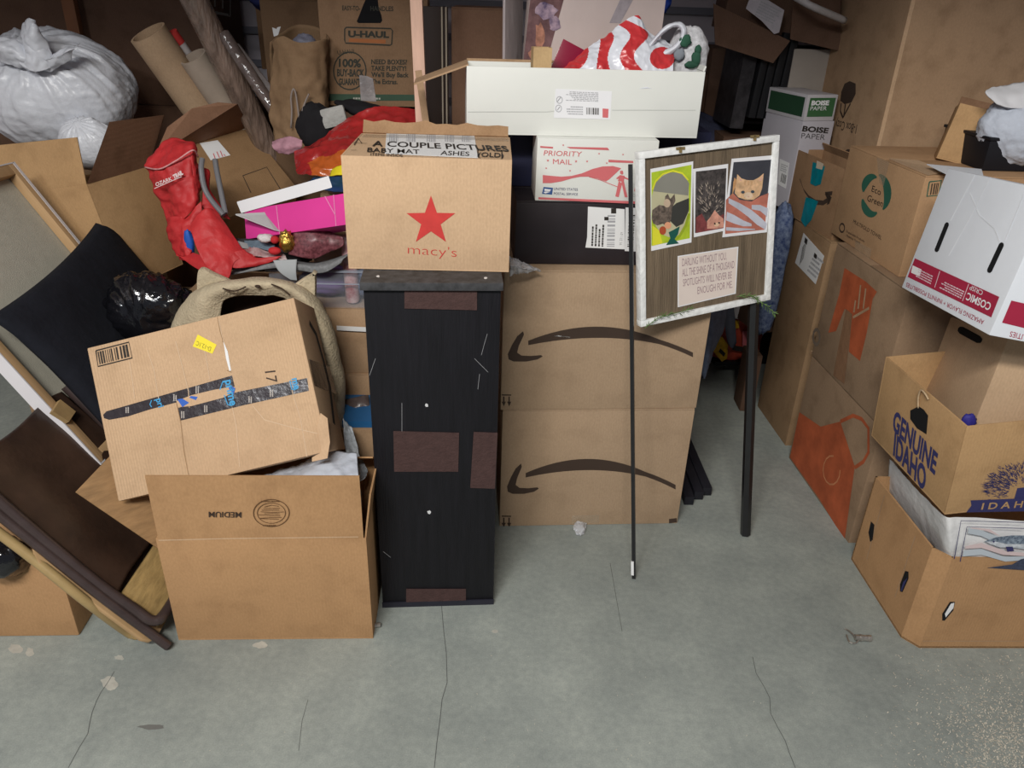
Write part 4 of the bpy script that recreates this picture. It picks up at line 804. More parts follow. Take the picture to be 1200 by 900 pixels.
# white film bag in it
PW = mat('milky_plastic', (.58,.62,.70), .25, .08, 8, .5, 24, spec=.6)
g = sheet([[PY(300,560,1.60), PY(340,545,1.62), PY(385,530,1.63), PY(418,530,1.62)], [PY(300,572,1.52), PY(345,566,1.52), PY(392,560,1.52), PY(420,556,1.54)], [PY(300,585,1.46), PY(350,590,1.45), PY(400,588,1.45), PY(424,585,1.47)], [PY(300,600,1.43), PY(350,606,1.42), PY(404,610,1.42), PY(424,617,1.43)], [PY(300,660,1.43), PY(350,660,1.42), PY(404,660,1.42), PY(424,652,1.43)]], 40, 44, .016, 15, 5)
tag(g.build('plastic_bag', PW, smooth=True, solid=.0008), 'milky white plastic bag bulging out of the MEDIUM carton', 'plastic bag')
g = sheet([[PY(402,490,1.80), PY(408,498,1.80), PY(412,500,1.80)], [PY(404,520,1.74), PY(416,530,1.74), PY(422,534,1.74)], [PY(408,545,1.68), PY(424,552,1.68), PY(430,550,1.68)], [PY(404,560,1.62), PY(418,566,1.62), PY(428,560,1.64)]], 16, 30, .010, 40, 7)
tag(g.build('patterned_scarf', mat('grey_lace_cloth', (.42,.46,.50), .7, .3, 120), smooth=True, solid=.002), 'thin grey lacy scarf trailing behind the tilted carton into the MEDIUM carton', 'scarf')
# tilted carton with branded tape
M = MX((-.939, 1.503, .325), (-31.1, -14.4, 5.8)); D = (.524, .165, .382)
o = carton('cardboard_box', 'pale battered carton tilted on the MEDIUM carton, with black and blue tape', M, D, KR_LINED, 'plain', bev=.004)
F = face(M, D, 'F')
TP = mat('black_gloss_tape', (.035,.028,.032), .25, .2, 20, .2, 40, spec=.5); TB = mat('sky_blue_ink', (.05,.33,.62), .5)
mark(F, [[(125,482),(121,486),(122,490),(128,492),(150,488),(175,480),(209,471),(275,453),(272,440)]], TP, o, 'printed_tape', .0006)
mark(F, [[(209,478),(211,493),(285,475),(362,458),(360,443),(280,459)]], TP, o, 'printed_tape', .0008)
mark(F, [[(207,470),(209,477),(224,476),(262,466),(273,460),(272,453),(250,457),(225,463)]], KR_PALE, o, 'torn_patch', .0012)
mark(F, [[(208,468),(214,477),(222,472),(214,467)], [(222,466),(230,469),(232,465),(224,464)], [(268,455),(274,462),(276,455),(271,452)]], mat('royal_blue_ink', (.03,.12,.50), .5), o, 'torn_blue', .0014)
text(F, 'pri', (183,468), (186,478), (190,466), TB, o, .02, 'lettering', .0014); text(F, 'prime', (264,446), (270,476), (273,444), TB, o, .03, 'lettering', .0014); text(F, 'me', (342,444), (345,457), (350,442), TB, o, .03, 'lettering', .0014)
stroke(F, [[(178,469),(176,474),(178,477)], [(261,448),(258,457)], [(263,463),(267,474),(270,475)], [(340,446),(342,456),(346,457)]], 1.1, TB, o, 'lettering', .0014)
GT = mat('cream_ink', (.55,.5,.45), .6)
for x, y in ((149,480),(205,466),(231,457),(214,486),(241,479),(293,468),(318,461)): fineprint(F, (x-2,y+4), (x-2,y-5), (x+3,y+4), 2, GT, o, int(x))
stroke(F, [[(112.5,411),(151,401),(155,419.5),(115,429.5),(112.5,411)]], 1.5, INK, o, 'barcode_frame'); barcode(F, (117,427), (152,418), (114.5,412.5), 17, INK, o, 7)
lb = sticker(F, [(232,392),(226,406),(249,414.5),(254,404)], mat('yellow_sticker', (.85,.70,.03), .5, .03), o, 'price_sticker'); text(F, 'D-12.1C', (248,407), (231,399.5), (246.5,412), mat('olive_ink', (.28,.24,.03), .6), lb, 0, 'lettering', .0016)
text(F, '17', (310.5,435.5), (313,449), (323,434), INKB, o, 0)
stroke(F, [[(256,373),(260,392),(262,400)], [(206,400),(214,430),(221,458),(222,478)], [(173,410),(181,435),(186,467)], [(212,494),(216,530),(222,560)], [(152,424),(156,450),(158,467)], [(268,455),(277,500),(281,547)], [(296,475),(310,492),(350,503),(372,508)], [(342,457),(352,490),(360,535)], [(236,395),(242,420),(246,445)]], .9, mat('pale_crease', (.62,.45,.30), .8), o, 'crease')
stroke(F, [[(255,372),(258,388),(261,398),(261,401)], [(266,434),(271,436)], [(207,472),(212,495),(216,530),(222,561)]], .8, mat('brown_crease', (.30,.18,.09), .8), o, 'crease', .001)
mark(F, [[(262,400),(265,420),(269,435),(271,434),(267,412)]], PAPER, o, 'peeled_strip', .001)
mark(F, [[(376,484),(372,500),(377,530),(366,536),(366,541),(384,537),(387,518),(384,490)][::-1]], KR_PALE, o, 'torn_edge', .0005, .002)
F = face(M, D, 'R')
mark(F, [[(362,421),(368,452),(394,462),(386,430),(373,425)]], TP, o, 'printed_tape'); stroke(F, [[(362,378),(370,392),(379,424),(386,452),(391,497)]], 2.2, INK, o, 'printed_arrow', .0012)
# hidden supports
def support(loc, rz, d, label, m=KR_DULL): return carton('cardboard_box', label, MX(loc, (0, 0, rz)), d, m, 'closed', tape=False)
support((-.93, 1.86, 0), 2, (.30, .16, .30), 'plain carton buried under the plush cat bed')
support((-.61, 2.075, 0), 2, (.30, .30, .40), 'lower plain brown carton seen between tilted carton and black shelf')
support((-.61, 2.080, .4005), 2, (.30, .30, .212), 'flat brown carton carrying the clear plastic bin')
tag(G().box(MX((-.52, 2.0725, .545), (0, 2, 2)), (0,0,0), (.21,.002,.014)).build('white_strip', PAPER), 'white paper strip across the carton under the clear bin', 'paper')
tag(sheet([[PY(398,468,2.0), PY(412,466,1.98), PY(432,462,2.0)], [PY(400,480,1.96), PY(414,482,1.95), PY(434,484,1.96)], [PY(402,500,1.94), PY(416,500,1.93), PY(436,500,1.94)]], 18, 14, .014, 30, 2).build('grey_film', mat('smoky_film', (.10,.075,.07), .2, .3, 20, spec=.8), smooth=True, solid=.001), 'smoky plastic film bunched between tilted carton and black shelf', 'plastic film')
o = thing('shoe_box', 'low brown tray with blue lining behind the MEDIUM carton', 'box', MX((-.60,1.86,0),(0,0,3))); G().box(MX((-.60,1.86,0),(0,0,3)), (0,0,0), (.25,.18,.33)).build('body', KR_DULL, o, bevel=.002); G().box(MX((-.60,1.86,.331),(0,0,3)), (.01,.01,0), (.24,.17,.02)).build('lining', mat('cobalt_card', (.02,.12,.30), .5), o)
# clear bin
M = MX((-.725, 2.07, .6135), (0, 0, 2.3)); D = (.36, .28, .110); M = MX((-.70, 2.07, .6135), (0, 0, 2.3)); D = (.372, .28, .110)
o = thing('storage_bin', 'clear plastic bin of decorations on a flat carton, left of the star carton', 'bin', M)
CP = mat('clear_bin_plastic', (.62,.66,.74), .12, .04, alpha=.09, spec=.7); t = .003
g = G(); g.box(M, (0,0,0), (D[0],D[1],t)); g.box(M, (0,0,t), (D[0],t,D[2])); g.box(M, (0,D[1]-t,t), (D[0],D[1],D[2])); g.box(M, (0,t,t), (t,D[1]-t,D[2])); g.box(M, (D[0]-t,t,t), (D[0],D[1]-t,D[2])); g.build('tub', CP, o)
g = G(); 
for lo, hi in (((-.008,-.008,D[2]),(D[0]+.008,.004,D[2]+.005)), ((-.008,D[1]-.004,D[2]),(D[0]+.008,D[1]+.008,D[2]+.005)), ((-.008,.004,D[2]),(.004,D[1]-.004,D[2]+.005)), ((D[0]-.004,.004,D[2]),(D[0]+.008,D[1]-.004,D[2]+.005))): g.box(M, lo, hi)
g.box(M, (-.003,-.003,.072), (D[0]+.003,.0,.076)); g.build('rim', mat('bin_rim', (.42,.46,.54), .2, .05, alpha=.5, spec=.7), o)
Mi = lambda x, y, z: Matrix.Translation(M @ V((x, y, z)))
tag(blob(Mi(.14,.10,.052), (.075,.06,.045), None, 24, .2, 2, 2).build('purple_cloth', mat('purple_cloth', (.17,.10,.28), .8), smooth=True), 'purple cloth inside the clear bin, behind its front left', 'cloth')
tag(blob(Mi(.265,.09,.052), (.052,.05,.046), None, 24, .22, 2, 3).build('blue_cloth', mat('slate_blue_cloth', (.08,.11,.20), .8, .4, 30), smooth=True), 'slate blue knitted bundle inside the clear bin, right of the purple cloth', 'cloth')
o = thing('red_tumbler', 'red and white patterned tumbler standing upright in the clear bin', 'tumbler', Mi(.225,.04,.004))
G().tube([M @ V((.225,.040,.006)), M @ V((.225,.040,.012)), M @ V((.223,.040,.15))], [.017,.020,.021], 20).build('body', mat('red_snow_print', (.46,.03,.04), .45, .3, 26, col2=(.75,.62,.62)), o, smooth='auto'); G().tube([M @ V((.223,.040,.15)), M @ V((.223,.040,.205))], [.021,.017], 20).build('top', mat('white_snow_print', (.60,.55,.56), .5, .3, 40, col2=(.6,.25,.28)), o, smooth='auto')
# plush cat bed
PL = mat('beige_plush', (.50,.42,.29), .95, .15, 18, .5, 150); PLD = mat('brown_lining', (.075,.045,.035), .9, .2)
o = thing('cat_bed', 'beige plush cat-shaped cave bed with two ears behind the tilted carton', 'pet bed', PY(300,450,1.9))
inn = [(259,430,1.90),(258,390,1.90),(259,362,1.90),(266,349,1.90),(300,345,1.90),(330,348,1.90),(352,364,1.90),(368,400,1.90),(376,440,1.90),(380,500,1.90)]
mid = [(222,440,1.885),(226,392,1.885),(234,362,1.885),(250,341,1.885),(300,332,1.885),(340,338,1.885),(366,360,1.885),(384,400,1.885),(392,445,1.885),(392,500,1.81)]
out = [(190,440,1.945),(198,396,1.945),(212,362,1.945),(240,336,1.945),(302,327,1.945),(350,336,1.945),(378,362,1.945),(394,402,1.945),(402,450,1.945),(402,505,1.945)]
bk = [(205,450,2.06),(212,405,2.06),(230,372,2.06),(250,352,2.06),(300,342,2.06),(345,350,2.06),(366,375,2.06),(378,410,2.06),(384,450,2.06),(388,500,2.06)]
sheet([[PY(*p) for p in r] for r in (inn, mid, out, bk)], 60, 22, .008, 14, 2).build('shell', PL, o, smooth=True, solid=.006)
sheet([[PY(x, y, 1.915) for x, y in ((252,430),(252,355),(300,338),(345,342),(378,380),(386,500))], [PY(x, y, 2.0) for x, y in ((262,440),(264,380),(300,365),(340,368),(362,400),(372,500))], [PY(300+i, 440, 2.03) for i in (-30,-15,0,10,20,40)]], 40, 14, .004, 20).build('lining', PLD, o, smooth=True)
def ear(pts, Y):
    c = [PY(x, y, Y) for x, y in pts]; n = (c[1]-c[0]).cross(c[-1]-c[0]).normalized()*.022; g = G().prism([p for p in spline(c+[c[0]], 22)[:-1]], n); return g
ear([(231,352),(230,328),(234,315),(250,322),(272,334),(262,350)], 1.93).build('ear', PL, o, bevel=.006); ear([(335,342),(350,330),(366,321),(369,322),(369,348),(366,362)], 1.93).build('ear', PL, o, bevel=.006)
TH = mat('dark_thread', (.05,.03,.02), .9)
for pts in ([(261,338),(275,341),(288,336)], [(318,333),(330,338),(340,346)]): G().tube(spline([PY(x, y, 1.868) for x, y in pts], 10), .002, 5).build('stitched_eye', TH, o)
blob(Matrix.Translation(PY(302,335.5,1.868)), (.008,.004,.004), None, 12).build('nose', TH, o, smooth=True)
# glossy black bag
BBAG = mat('black_bin_film', (.006,.006,.008), .12, .3, 12, .6, 22, spec=.8)
o = blob(Matrix.Translation(PY(176,366,2.0)), (.125,.08,.118), lambda u: 1+.025*sin(math.atan2(u.x, u.z)*17+u.y*6)+.015*sin(math.atan2(u.x, u.z)*41), 90, .10, 2, 8).build('bin_bag', BBAG, smooth=True); tag(o, 'glossy black bin bag between the black cushion and the cat bed', 'trash bag')
support((-1.14, 1.93, 0), 0, (.20, .14, .50), 'plain carton buried under the glossy black bag')
# canvas
M = MX((-1.453, 1.668, .998), (-96.4, 58.1, -4.1)); D = (.777, .036, .592)
o = thing('canvas', 'white stretched canvas seen from its back, leaning below the black cushion', 'canvas', M)
CAN = mat('raw_canvas', (.50,.48,.40), .9, .06, 30, .2, 300); PINE = mat('pine_bar', (.48,.31,.16), .6, .12, 8, .1, 30, stretch=(.6,5,5)); EDGE = mat('primed_canvas_edge', (.66,.64,.66), .7, .03)
G().box(M, (.002,D[1]-.006,.002), (D[0]-.002,D[1],D[2]-.002)).build('canvas_cloth', CAN, o)
b_ = .034
for lo, hi in (((.004,.001,.004),(D[0]-.004,D[1]-.008,b_)), ((.004,.001,D[2]-b_),(D[0]-.004,D[1]-.008,D[2]-.004)), ((.004,.001,b_),(b_,D[1]-.008,D[2]-b_)), ((D[0]-b_,.001,b_),(D[0]-.004,D[1]-.008,D[2]-b_))): G().box(M, lo, hi).build('stretcher_bar', PINE, o, bevel=.001)
for lo, hi in (((0,0,0),(D[0],D[1],.004)), ((0,0,D[2]-.012),(D[0],D[1],D[2])), ((0,0,.0035),(.0035,D[1],D[2]-.0035)), ((D[0]-.0035,0,.0035),(D[0],D[1],D[2]-.0035))): G().box(M, lo, hi).build('wrapped_edge', EDGE, o)
FC = face(M, D, 'F'); stp = mat('loose_pine_block', (.36,.24,.11), .6, .2, 20)
mark(FC, [[(66,471),(57,485),(76,497),(84,485)]], stp, o, 'wood_block', .002, .012)
# black cushion lying on it
cn = [FC.hit(106,258,.05), FC.hit(-32,384,.05), FC.hit(124,532,.045), FC.hit(225,398,.05)]
n_ = FC.n; vs = []; N_ = 34
for sgn in (1, -1):
    for j in range(N_+1):
        for i in range(N_+1):
            u, v = i/N_*2-1, j/N_*2-1; k = 1-.10*(1-abs(v)**2)*abs(u)**3; k2 = 1-.10*(1-abs(u)**2)*abs(v)**3
            a, b2 = (u*k+1)/2, (v*k2+1)/2; p = cn[0]*(1-a)*(1-b2)+cn[3]*a*(1-b2)+cn[1]*(1-a)*b2+cn[2]*a*b2
            th = .052*max(0, (1-u*u))**.45*max(0, (1-v*v))**.45
            vs.append(p + n_*(sgn*th + nz(p, 9, 3)*.006*(1 if abs(u) < .98 and abs(v) < .98 else 0)))
g = G(); q = (N_+1)**2
fs = [(j*(N_+1)+i, j*(N_+1)+i+1, (j+1)*(N_+1)+i+1, (j+1)*(N_+1)+i) for j in range(N_) for i in range(N_)]
g.add(vs, fs + [tuple(q+i for i in f[::-1]) for f in fs])
tag(g.build('cushion', mat('black_velour', (.010,.011,.016), .92, .35, 5, .3, 40, spec=.2), smooth=True, weld=True), 'large black cushion slumped on the back of the canvas', 'cushion')
# wood grain board under the tilted carton
WG = mat('oak_print_board', (.30,.175,.08), .45, .30, 3, .05, 30, stretch=(4,4,22))
a, b_, c, d = PY(88,577,1.50), PY(130,533,1.60), PY(215,600,1.50), PY(188,645,1.50)
c = b_ + (d-a); g = G().prism([a, d, d+(c-d)*1.0, b_], (d-a).cross(b_-a).normalized()*.004)
tag(g.build('oak_board', WG), 'thin oak-grain board sticking out from under the pale tilted carton', 'board')
# brown folding chair and tan folding chair
BT = mat('brown_enamel_tube', (.050,.034,.032), .30, .2, 20, spec=.5); TT = mat('tan_enamel_tube', (.36,.25,.11), .35, .1, 20, spec=.5)
VIN = mat('worn_brown_vinyl', (.028,.016,.012), .36, .4, 4, .3, 18, col2=(.065,.036,.024), spec=.5); BAM = mat('pale_oak_seat', (.40,.27,.11), .5, .3, 18, .1, 60, stretch=(7,1,1))
o = thing('folding_chair', 'brown metal folding chair with worn brown vinyl back, lying sideways at the far left', 'chair', PY(60,640,1.4))
Yb = V((0, .40, 0)); e0 = PZ(197,757,.012); t0 = PY(-40,572,1.35)
for k in (0, 1): G().tube(spline([t0+Yb*k, PY(40,636,1.348)+Yb*k, PY(120,700,1.345)+Yb*k, e0+Yb*k], 20), .0115, 12).build('leg', BT, o, smooth='auto')
c1 = PY(178,727,1.36); c2 = c1 + V((.018,.03,-.004)); fr = [PY(-40,553,1.36), PY(40,622,1.36), PY(110,680,1.36), PY(158,714,1.36), c1, c2, c2+V((0,.16,0)), c2+V((0,.34,0)), c1+Yb, PY(110,680,1.36)+Yb, PY(40,622,1.36)+Yb, PY(-40,553,1.36)+Yb]
G().tube(spline(fr, 60), .0125, 12).build('frame_tube', BT, o, smooth='auto')
va = [PY(-40,556,1.372), PY(20,604,1.372), PY(80,652,1.372), PY(136,697,1.372)]
sheet([[p+V((0,y,dz)) for p in va] for y, dz in ((0,0),(.07,.012),(.19,.006),(.31,.012),(.38,0))], 34, 24, .005, 8, 3).build('vinyl_back', VIN, o, smooth=True, solid=.012)
sa = [PY(138,700,1.372), PY(184,735,1.372)]; dd = (sa[1]-sa[0]).cross(Yb).normalized()*.012
G().prism([sa[0], sa[1], sa[1]+V((0,.36,0)), sa[0]+V((0,.36,0))], dd).build('seat_board', BAM, o, bevel=.002)
G().tube([PY(137,697,1.385), PY(137,697,1.385)+V((0,.35,0))], .006, 8).build('cross_bar', BT, o)
o = thing('folding_chair', 'tan metal folding chair with a light wooden seat edge, nearest the camera at left', 'chair', PY(80,690,1.33))
for k in (0, 1): G().tube(spline([PY(-40,596,1.335)+Yb*k*.9, PY(30,648,1.335)+Yb*k*.9, PY(100,704,1.33)+Yb*k*.9, PZ(150,741,.013)+Yb*k*.9, PZ(160,744,.013)+Yb*k*.9], 24), .0115, 12).build('leg', TT, o, smooth='auto')
a = PY(28,652,1.325); b_ = PZ(174,760,.016); ax = (b_-a).normalized(); up = V((0,1,0)); nn = ax.cross(up)*.013; L_ = (b_-a).length; W2 = .36
pr = [a+ax*.03, a+ax*.008+up*.01, a+up*.03, a+up*(W2-.03), a+up*W2+ax*.03, a+up*W2+ax*(L_-.03), a+up*(W2-.03)+ax*L_, a+up*.03+ax*L_, a+ax*(L_-.008)+up*.01, a+ax*(L_-.03)]
G().prism(pr, nn).build('wooden_seat', mat('beech_seat', (.47,.30,.15), .45, .2, 6, .1, 30), o, bevel=.004)
# small carton and dark bundle at lower left
M = MX((-1.40, 1.365, 0), (0, 0, 3.5)); D = (.355, .30, .225)
carton('cardboard_box', 'small brown carton on the floor at the lower left edge, behind the chairs', M, D, KR_BROWN, 'plain', bev=.006)
tag(blob(Matrix.Translation(PY(2,652,1.37)), (.055,.05,.05), None, 24, .2, 2, 3).build('black_cloth', BBAG, smooth=True), 'black plastic bundle on the small lower left carton', 'bundle')

# open carton with standing flaps (upper left)
M = MX((-1.721, 2.439, .464), (.9, -11.1, -17.0)); D = (.520, .268, .336)
o = carton('moving_box', 'golden brown carton with raised flaps, left of the red chair bag', M, D, KR_GOLD, 'open', bev=.003)
FLAP_DK = card('dark_flap_board', (.26,.14,.085), .3)
def flap4(o, pts, m, dn=V((0,.004,0))): G().prism(pts, dn).build('flap', m, o, weld=True)
c0, c1_, c3_ = M @ V((0,0,D[2])), M @ V((D[0],0,D[2])), M @ V((D[0],D[1],D[2]))
flap4(o, [c0, c1_, PY(90,161,c1_.y+.03), PY(-60,176,c0.y+.03)], KR_GOLD); flap4(o, [c1_+V((.002,0,0)), c3_, PY(192,135,c3_.y+.05), PY(128,143,c1_.y+.07)], FLAP_DK)  # right flap coloured darker, shade of a flap tilting away from the light
support((-1.75, 2.42, 0), 0, (.60, .30, .42), 'plain carton buried under the raised flap carton')
# white trash bags
def knotbag(px, py, Y, r, seed, label):
    c = PY(px, py, Y); o = thing('trash_bag', label, 'trash bag', c)
    WT = mat('white_bin_film', (.66,.68,.73), .33, .05, 6, .6, 22, spec=.5)
    K = V((-.08, -.55, .83)).normalized(); e1 = K.orthogonal().normalized(); e2 = K.cross(e1)
    def fn(u):
        c_ = u.dot(K); a = math.atan2(u.dot(e2), u.dot(e1)); t = max(0, min(1, (c_+.35)/1.35)); warp = nz(u, 1.6, seed)*2.2
        pl = .022*sin(a*15+warp*3)+.016*sin(a*31+warp*5)+.010*sin(a*53+warp*4)
        sag = .05*nz(u, 1.5, seed+2) + .022*abs(nz(V((u.x*2, u.y*2, u.z*7)), 1.3, seed+4))
        return 1 + pl*t**.7*(1-max(0, c_-.93)*6) + sag - .20*max(0, c_-.80)**1*1.5 + .16*max(0, c_-.975)*10
    blob(Matrix.Translation(c), r, fn, 200, .05, 1.4, seed, .25).build('bag', WT, o, smooth=True); return o, WT
o, WT = knotbag(66, 108, 2.78, (.262,.20,.20), 3, 'big knotted white trash bag at the upper left edge')
for rows in ([[(30,72),(44,74),(60,70)], [(26,50),(40,54),(58,58)], [(25,30),(38,30),(52,44)], [(30,23),(38,22),(46,32)]],
             [[(40,80),(52,70),(60,64)], [(60,84),(66,66),(74,54)], [(84,70),(88,56),(92,48)]],
             [[(44,84),(38,74),(36,62)], [(20,78),(16,62),(18,48)], [(-6,72),(-8,56),(-4,42)]],
             [[(18,70),(40,84),(66,76)], [(24,60),(42,66),(60,62)], [(30,52),(42,54),(56,52)]]):
    sheet([[PY(x, y, 2.585-.03*sin(k*1.6)) for k, (x, y) in enumerate(r)] for r in rows], 26, 30, .022, 14, rows[0][0][0]).build('tie_end', WT, o, smooth=True, solid=.001)
o, WT = knotbag(104, 168, 2.60, (.092,.06,.085), 9, 'small white bag bulge under the big trash bag, between the carton flaps')
support((-1.85, 2.72, 0), 0, (.55, .36, .80), 'plain carton buried under the big white trash bag')
# tilted flap carton with label
M = MX((-1.004, 2.443, .740), (-50.2, -9.0, 50.0)); D = (.361, .220, .298)
o = carton('moving_box', 'brown carton lying tilted with a red and white label and an outlined square', M, D, card('tan_board', (.30,.18,.09), .3), 'open', [('L', .05, 20, .01)], bev=.003)
c0, c1_ = M @ V((0,0,D[2])), M @ V((D[0],0,D[2]))
flap4(o, [c0, c1_, PY(278,122,2.66), PY(255,120,2.64), PY(225,127,2.60), PY(196,149,c0.y+.02)], FLAP_DK)
F = face(M, D, 'F')
lb = sticker(F, [(234,168),(247,188),(270,182),(255,164.5)], PAPER, o); stroke(F, [[(250,180),(252,186)], [(254,178),(257,185)], [(258,177),(261,184)], [(262,181),(264,183)]], 1.2, REDP, lb, 'red_mark', .0016)
stroke(F, [[(294,226),(284.5,206),(312.5,196),(329,222.5)]], 1.2, INKB, o)
support((-1.02, 2.36, 0), 0, (.62, .30, .56), 'plain carton buried under the tilted labelled carton')
support((-1.04, 2.70, 0), 0, (.34, .32, .70), 'plain carton buried under the cardboard tubes')
support((-.69, 2.67, 0), 0, (.36, .40, .80), 'big plain carton buried below the printed moving carton')
# tubes
def roll(name, label, a, b_, r, m, mi=None, cap=None):
    o = thing(name, label, 'tube', b_); d = (b_-a).normalized(); g = G(); n = 28
    e = d.cross(V((0,0,1))).normalized(); f = d.cross(e)
    rings = [[q+e*cos(2*pi*i/n)*rr_+f*sin(2*pi*i/n)*rr_ for i in range(n)] for q, rr_ in ((b_, r), (a, r), (a, r*.86), (a+d*.12, r*.86))]
    g.add([p for k in rings for p in k], [(k*n+i, k*n+(i+1) % n, (k+1)*n+(i+1) % n, (k+1)*n+i) for k in range(3) for i in range(n)]); g.build('wall', m, o, smooth='auto')
    if cap: G().tube([a-d*.03, a+d*.012], r*1.05, 20).build('cap', cap, o, smooth='auto')
    return o
roll('cardboard_tube', 'wide kraft cardboard tube with an open end, leaning left of the red-capped tube', PY(173,38,2.74), PY(275,185,2.90), .062, KR)
roll('poster_tube', 'slim white tube with a red cap', PY(208,47,2.80), PY(290,165,2.98), .0175, mat('white_card_tube', (.5,.46,.45), .6), cap=RED)
roll('paper_roll', 'thick beige paper roll right of the kraft cardboard tube', PY(226,66,2.76), PY(300,178,2.90), .047, mat('beige_paper_roll', (.42,.34,.27), .8, .08, 20))
FILM = mat('film_wrapped_roll', (.20,.14,.11), .12, .5, 12, .8, 26, stretch=(3,3,.6), spec=1.0)
roll('wrapping_roll', 'long film-wrapped brown roll reaching the top of the photo', PY(218,-20,2.66), PY(322,190,2.84), .042, FILM)
roll('wrapping_roll', 'thin film-wrapped roll just right of the long brown one', PY(262,40,2.70), PY(325,135,2.62), .020, mat('dark_film_roll', (.12,.09,.08), .12, .5, 12, .8, 26, spec=1.0))
roll('wrapping_roll', 'pale wrapped roll nearest the kraft paper bag', PY(276,55,2.76), PY(330,125,2.68), .016, mat('pale_film_roll', (.30,.27,.27), .2, .3, 20, .6, 30, spec=.8))
# kraft paper bag
o = thing('paper_bag', 'crumpled kraft paper bag with cord handles left of the printed moving carton', 'paper bag', PY(345,150,2.55)); PB2 = card('crumpled_kraft_paper', (.215,.135,.075), .1)
L1 = [[PY(318,50,2.52), PY(330,42,2.50), PY(352,50,2.49), PY(380,46,2.50), PY(384,44,2.56)], [PY(316,90,2.52), PY(332,88,2.49), PY(354,90,2.48), PY(378,92,2.50), PY(384,90,2.56)], [PY(314,130,2.51), PY(332,136,2.48), PY(354,138,2.47), PY(380,136,2.49), PY(386,132,2.56)], [PY(322,166,2.50), PY(336,176,2.47), PY(356,174,2.46), PY(376,170,2.48), PY(384,165,2.56)]]
sheet(L1, 40, 50, .020, 11, 6).build('front', PB2, o, smooth=True, solid=.002)
sheet([[PY(318,50,2.54), PY(345,30,2.64), PY(372,32,2.64), PY(384,44,2.58)], [PY(318,100,2.56), PY(345,100,2.66), PY(372,100,2.66), PY(384,100,2.60)], [PY(322,160,2.56), PY(345,160,2.66), PY(372,160,2.66), PY(384,160,2.60)]], 20, 20, .012, 13, 2).build('back', PB2, o, smooth=True, solid=.002)
blob(Matrix.Translation(PY(358,52,2.56)), (.035,.03,.03), None, 24, .3, 2, 4).build('grey_tissue', mat('grey_tissue', (.17,.17,.22), .5, .4, 30), o, smooth=True)
for pts in ([(341,150),(342,130),(341,114),(344,104),(347,112),(350,134),(354,156)], [(353,150),(354,132),(358,119),(362,110)]): G().tube(spline([PY(x, y, 2.455) for x, y in pts], 16), .0028, 6).build('cord_handle', mat('grey_cord', (.24,.20,.18), .7), o, smooth=True)
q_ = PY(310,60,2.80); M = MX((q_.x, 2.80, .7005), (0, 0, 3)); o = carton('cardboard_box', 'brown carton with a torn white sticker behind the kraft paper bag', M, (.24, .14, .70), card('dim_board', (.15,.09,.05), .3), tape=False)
F = face(M, (.24,.14,.70), 'F'); sticker(F, [(319,32),(321,43),(326,41),(329,31),(325,32),(324,34)], PAPER, o, 'torn_sticker')
# printed moving carton
M = MX((-.632, 2.603, 1.101), (0, 0, 5.5)); D = (.335, .38, .40)
o = carton('moving_box', 'kraft moving carton printed U-HAUL with a hand hole, at the top centre-left', M, D, card('shop_kraft_board', (.27,.165,.095), .3), 'plain', bev=.004)
F = face(M, D, 'F'); IK = mat('moving_ink', (.045,.045,.035), .8)
mark(F, [[(418,25),(421,18),(426,5),(431,-6),(442,-6),(444,10),(447,18),(448,24),(446,27),(420,27)]], SLOT, o, 'hand_hole')
text(F, 'EASY-TO-', (401,12), (422,12.5), (401,6.5), IK, o, .02); text(F, 'HANDLES', (434,12.5), (461,13), (434,7), IK, o, .02)
stroke(F, [[(406,32),(458,33.5),(460,36),(459,52),(457,53),(405,50.5),(404,47),(404,34),(406,32)]], 1.5, IK, o, 'printed_frame'); text(F, 'U-HAUL', (408,43), (456,44), (408,36), IK, o, .05); mark(F, [[(409,45),(409,49),(452,51),(452,46.5)]], mat('faded_orange_ink', (.40,.14,.05), .8), o, 'printed_bar')
stroke(F, [ring(410,83,19,22,26)], 1.5, IK, o, 'printed_seal'); text(F, 'U-HAUL', (396,64), (417,62), (395,59), IK, o)
for s, y, h_, x0, x1 in (('100%', 78, 9, 397, 423), ('BUY-BACK', 89, 8, 395, 427), ('GUARANTEE', 99, 7, 397, 427)): text(F, s, (x0,y), (x1,y+.5), (x0,y-h_), IK, o, .04)
for s, y, x1 in (('NEED BOXES?', 75, 477), ('TAKE PLENTY!', 82.5, 476), ("We'll Buy Back", 90, 479), ('The Extras.', 98, 466)): text(F, s, (435,y), (x1,y+.5), (435,y-5.5), IK, o, .03)
mark(F, [[(384,110),(384,118),(492,118),(492,111)]], mat('dull_green_ink', (.045,.085,.055), .8), o, 'printed_band'); fineprint(F, (414,117), (455,117.5), (414,113), 1, SPOT, o, 4)
mark(F, [[(421,88),(423,118),(441,119),(437,92),(430,89)]], mat('silver_packing_tape', (.42,.38,.38), .2, .3, 20, .5, 40, alpha=.75, spec=.8), o, 'packing_tape', .002)
stack_box((-.66, 2.66, .802), 3, (.40, .34, .295), 'dark plain carton directly beneath the printed moving carton')
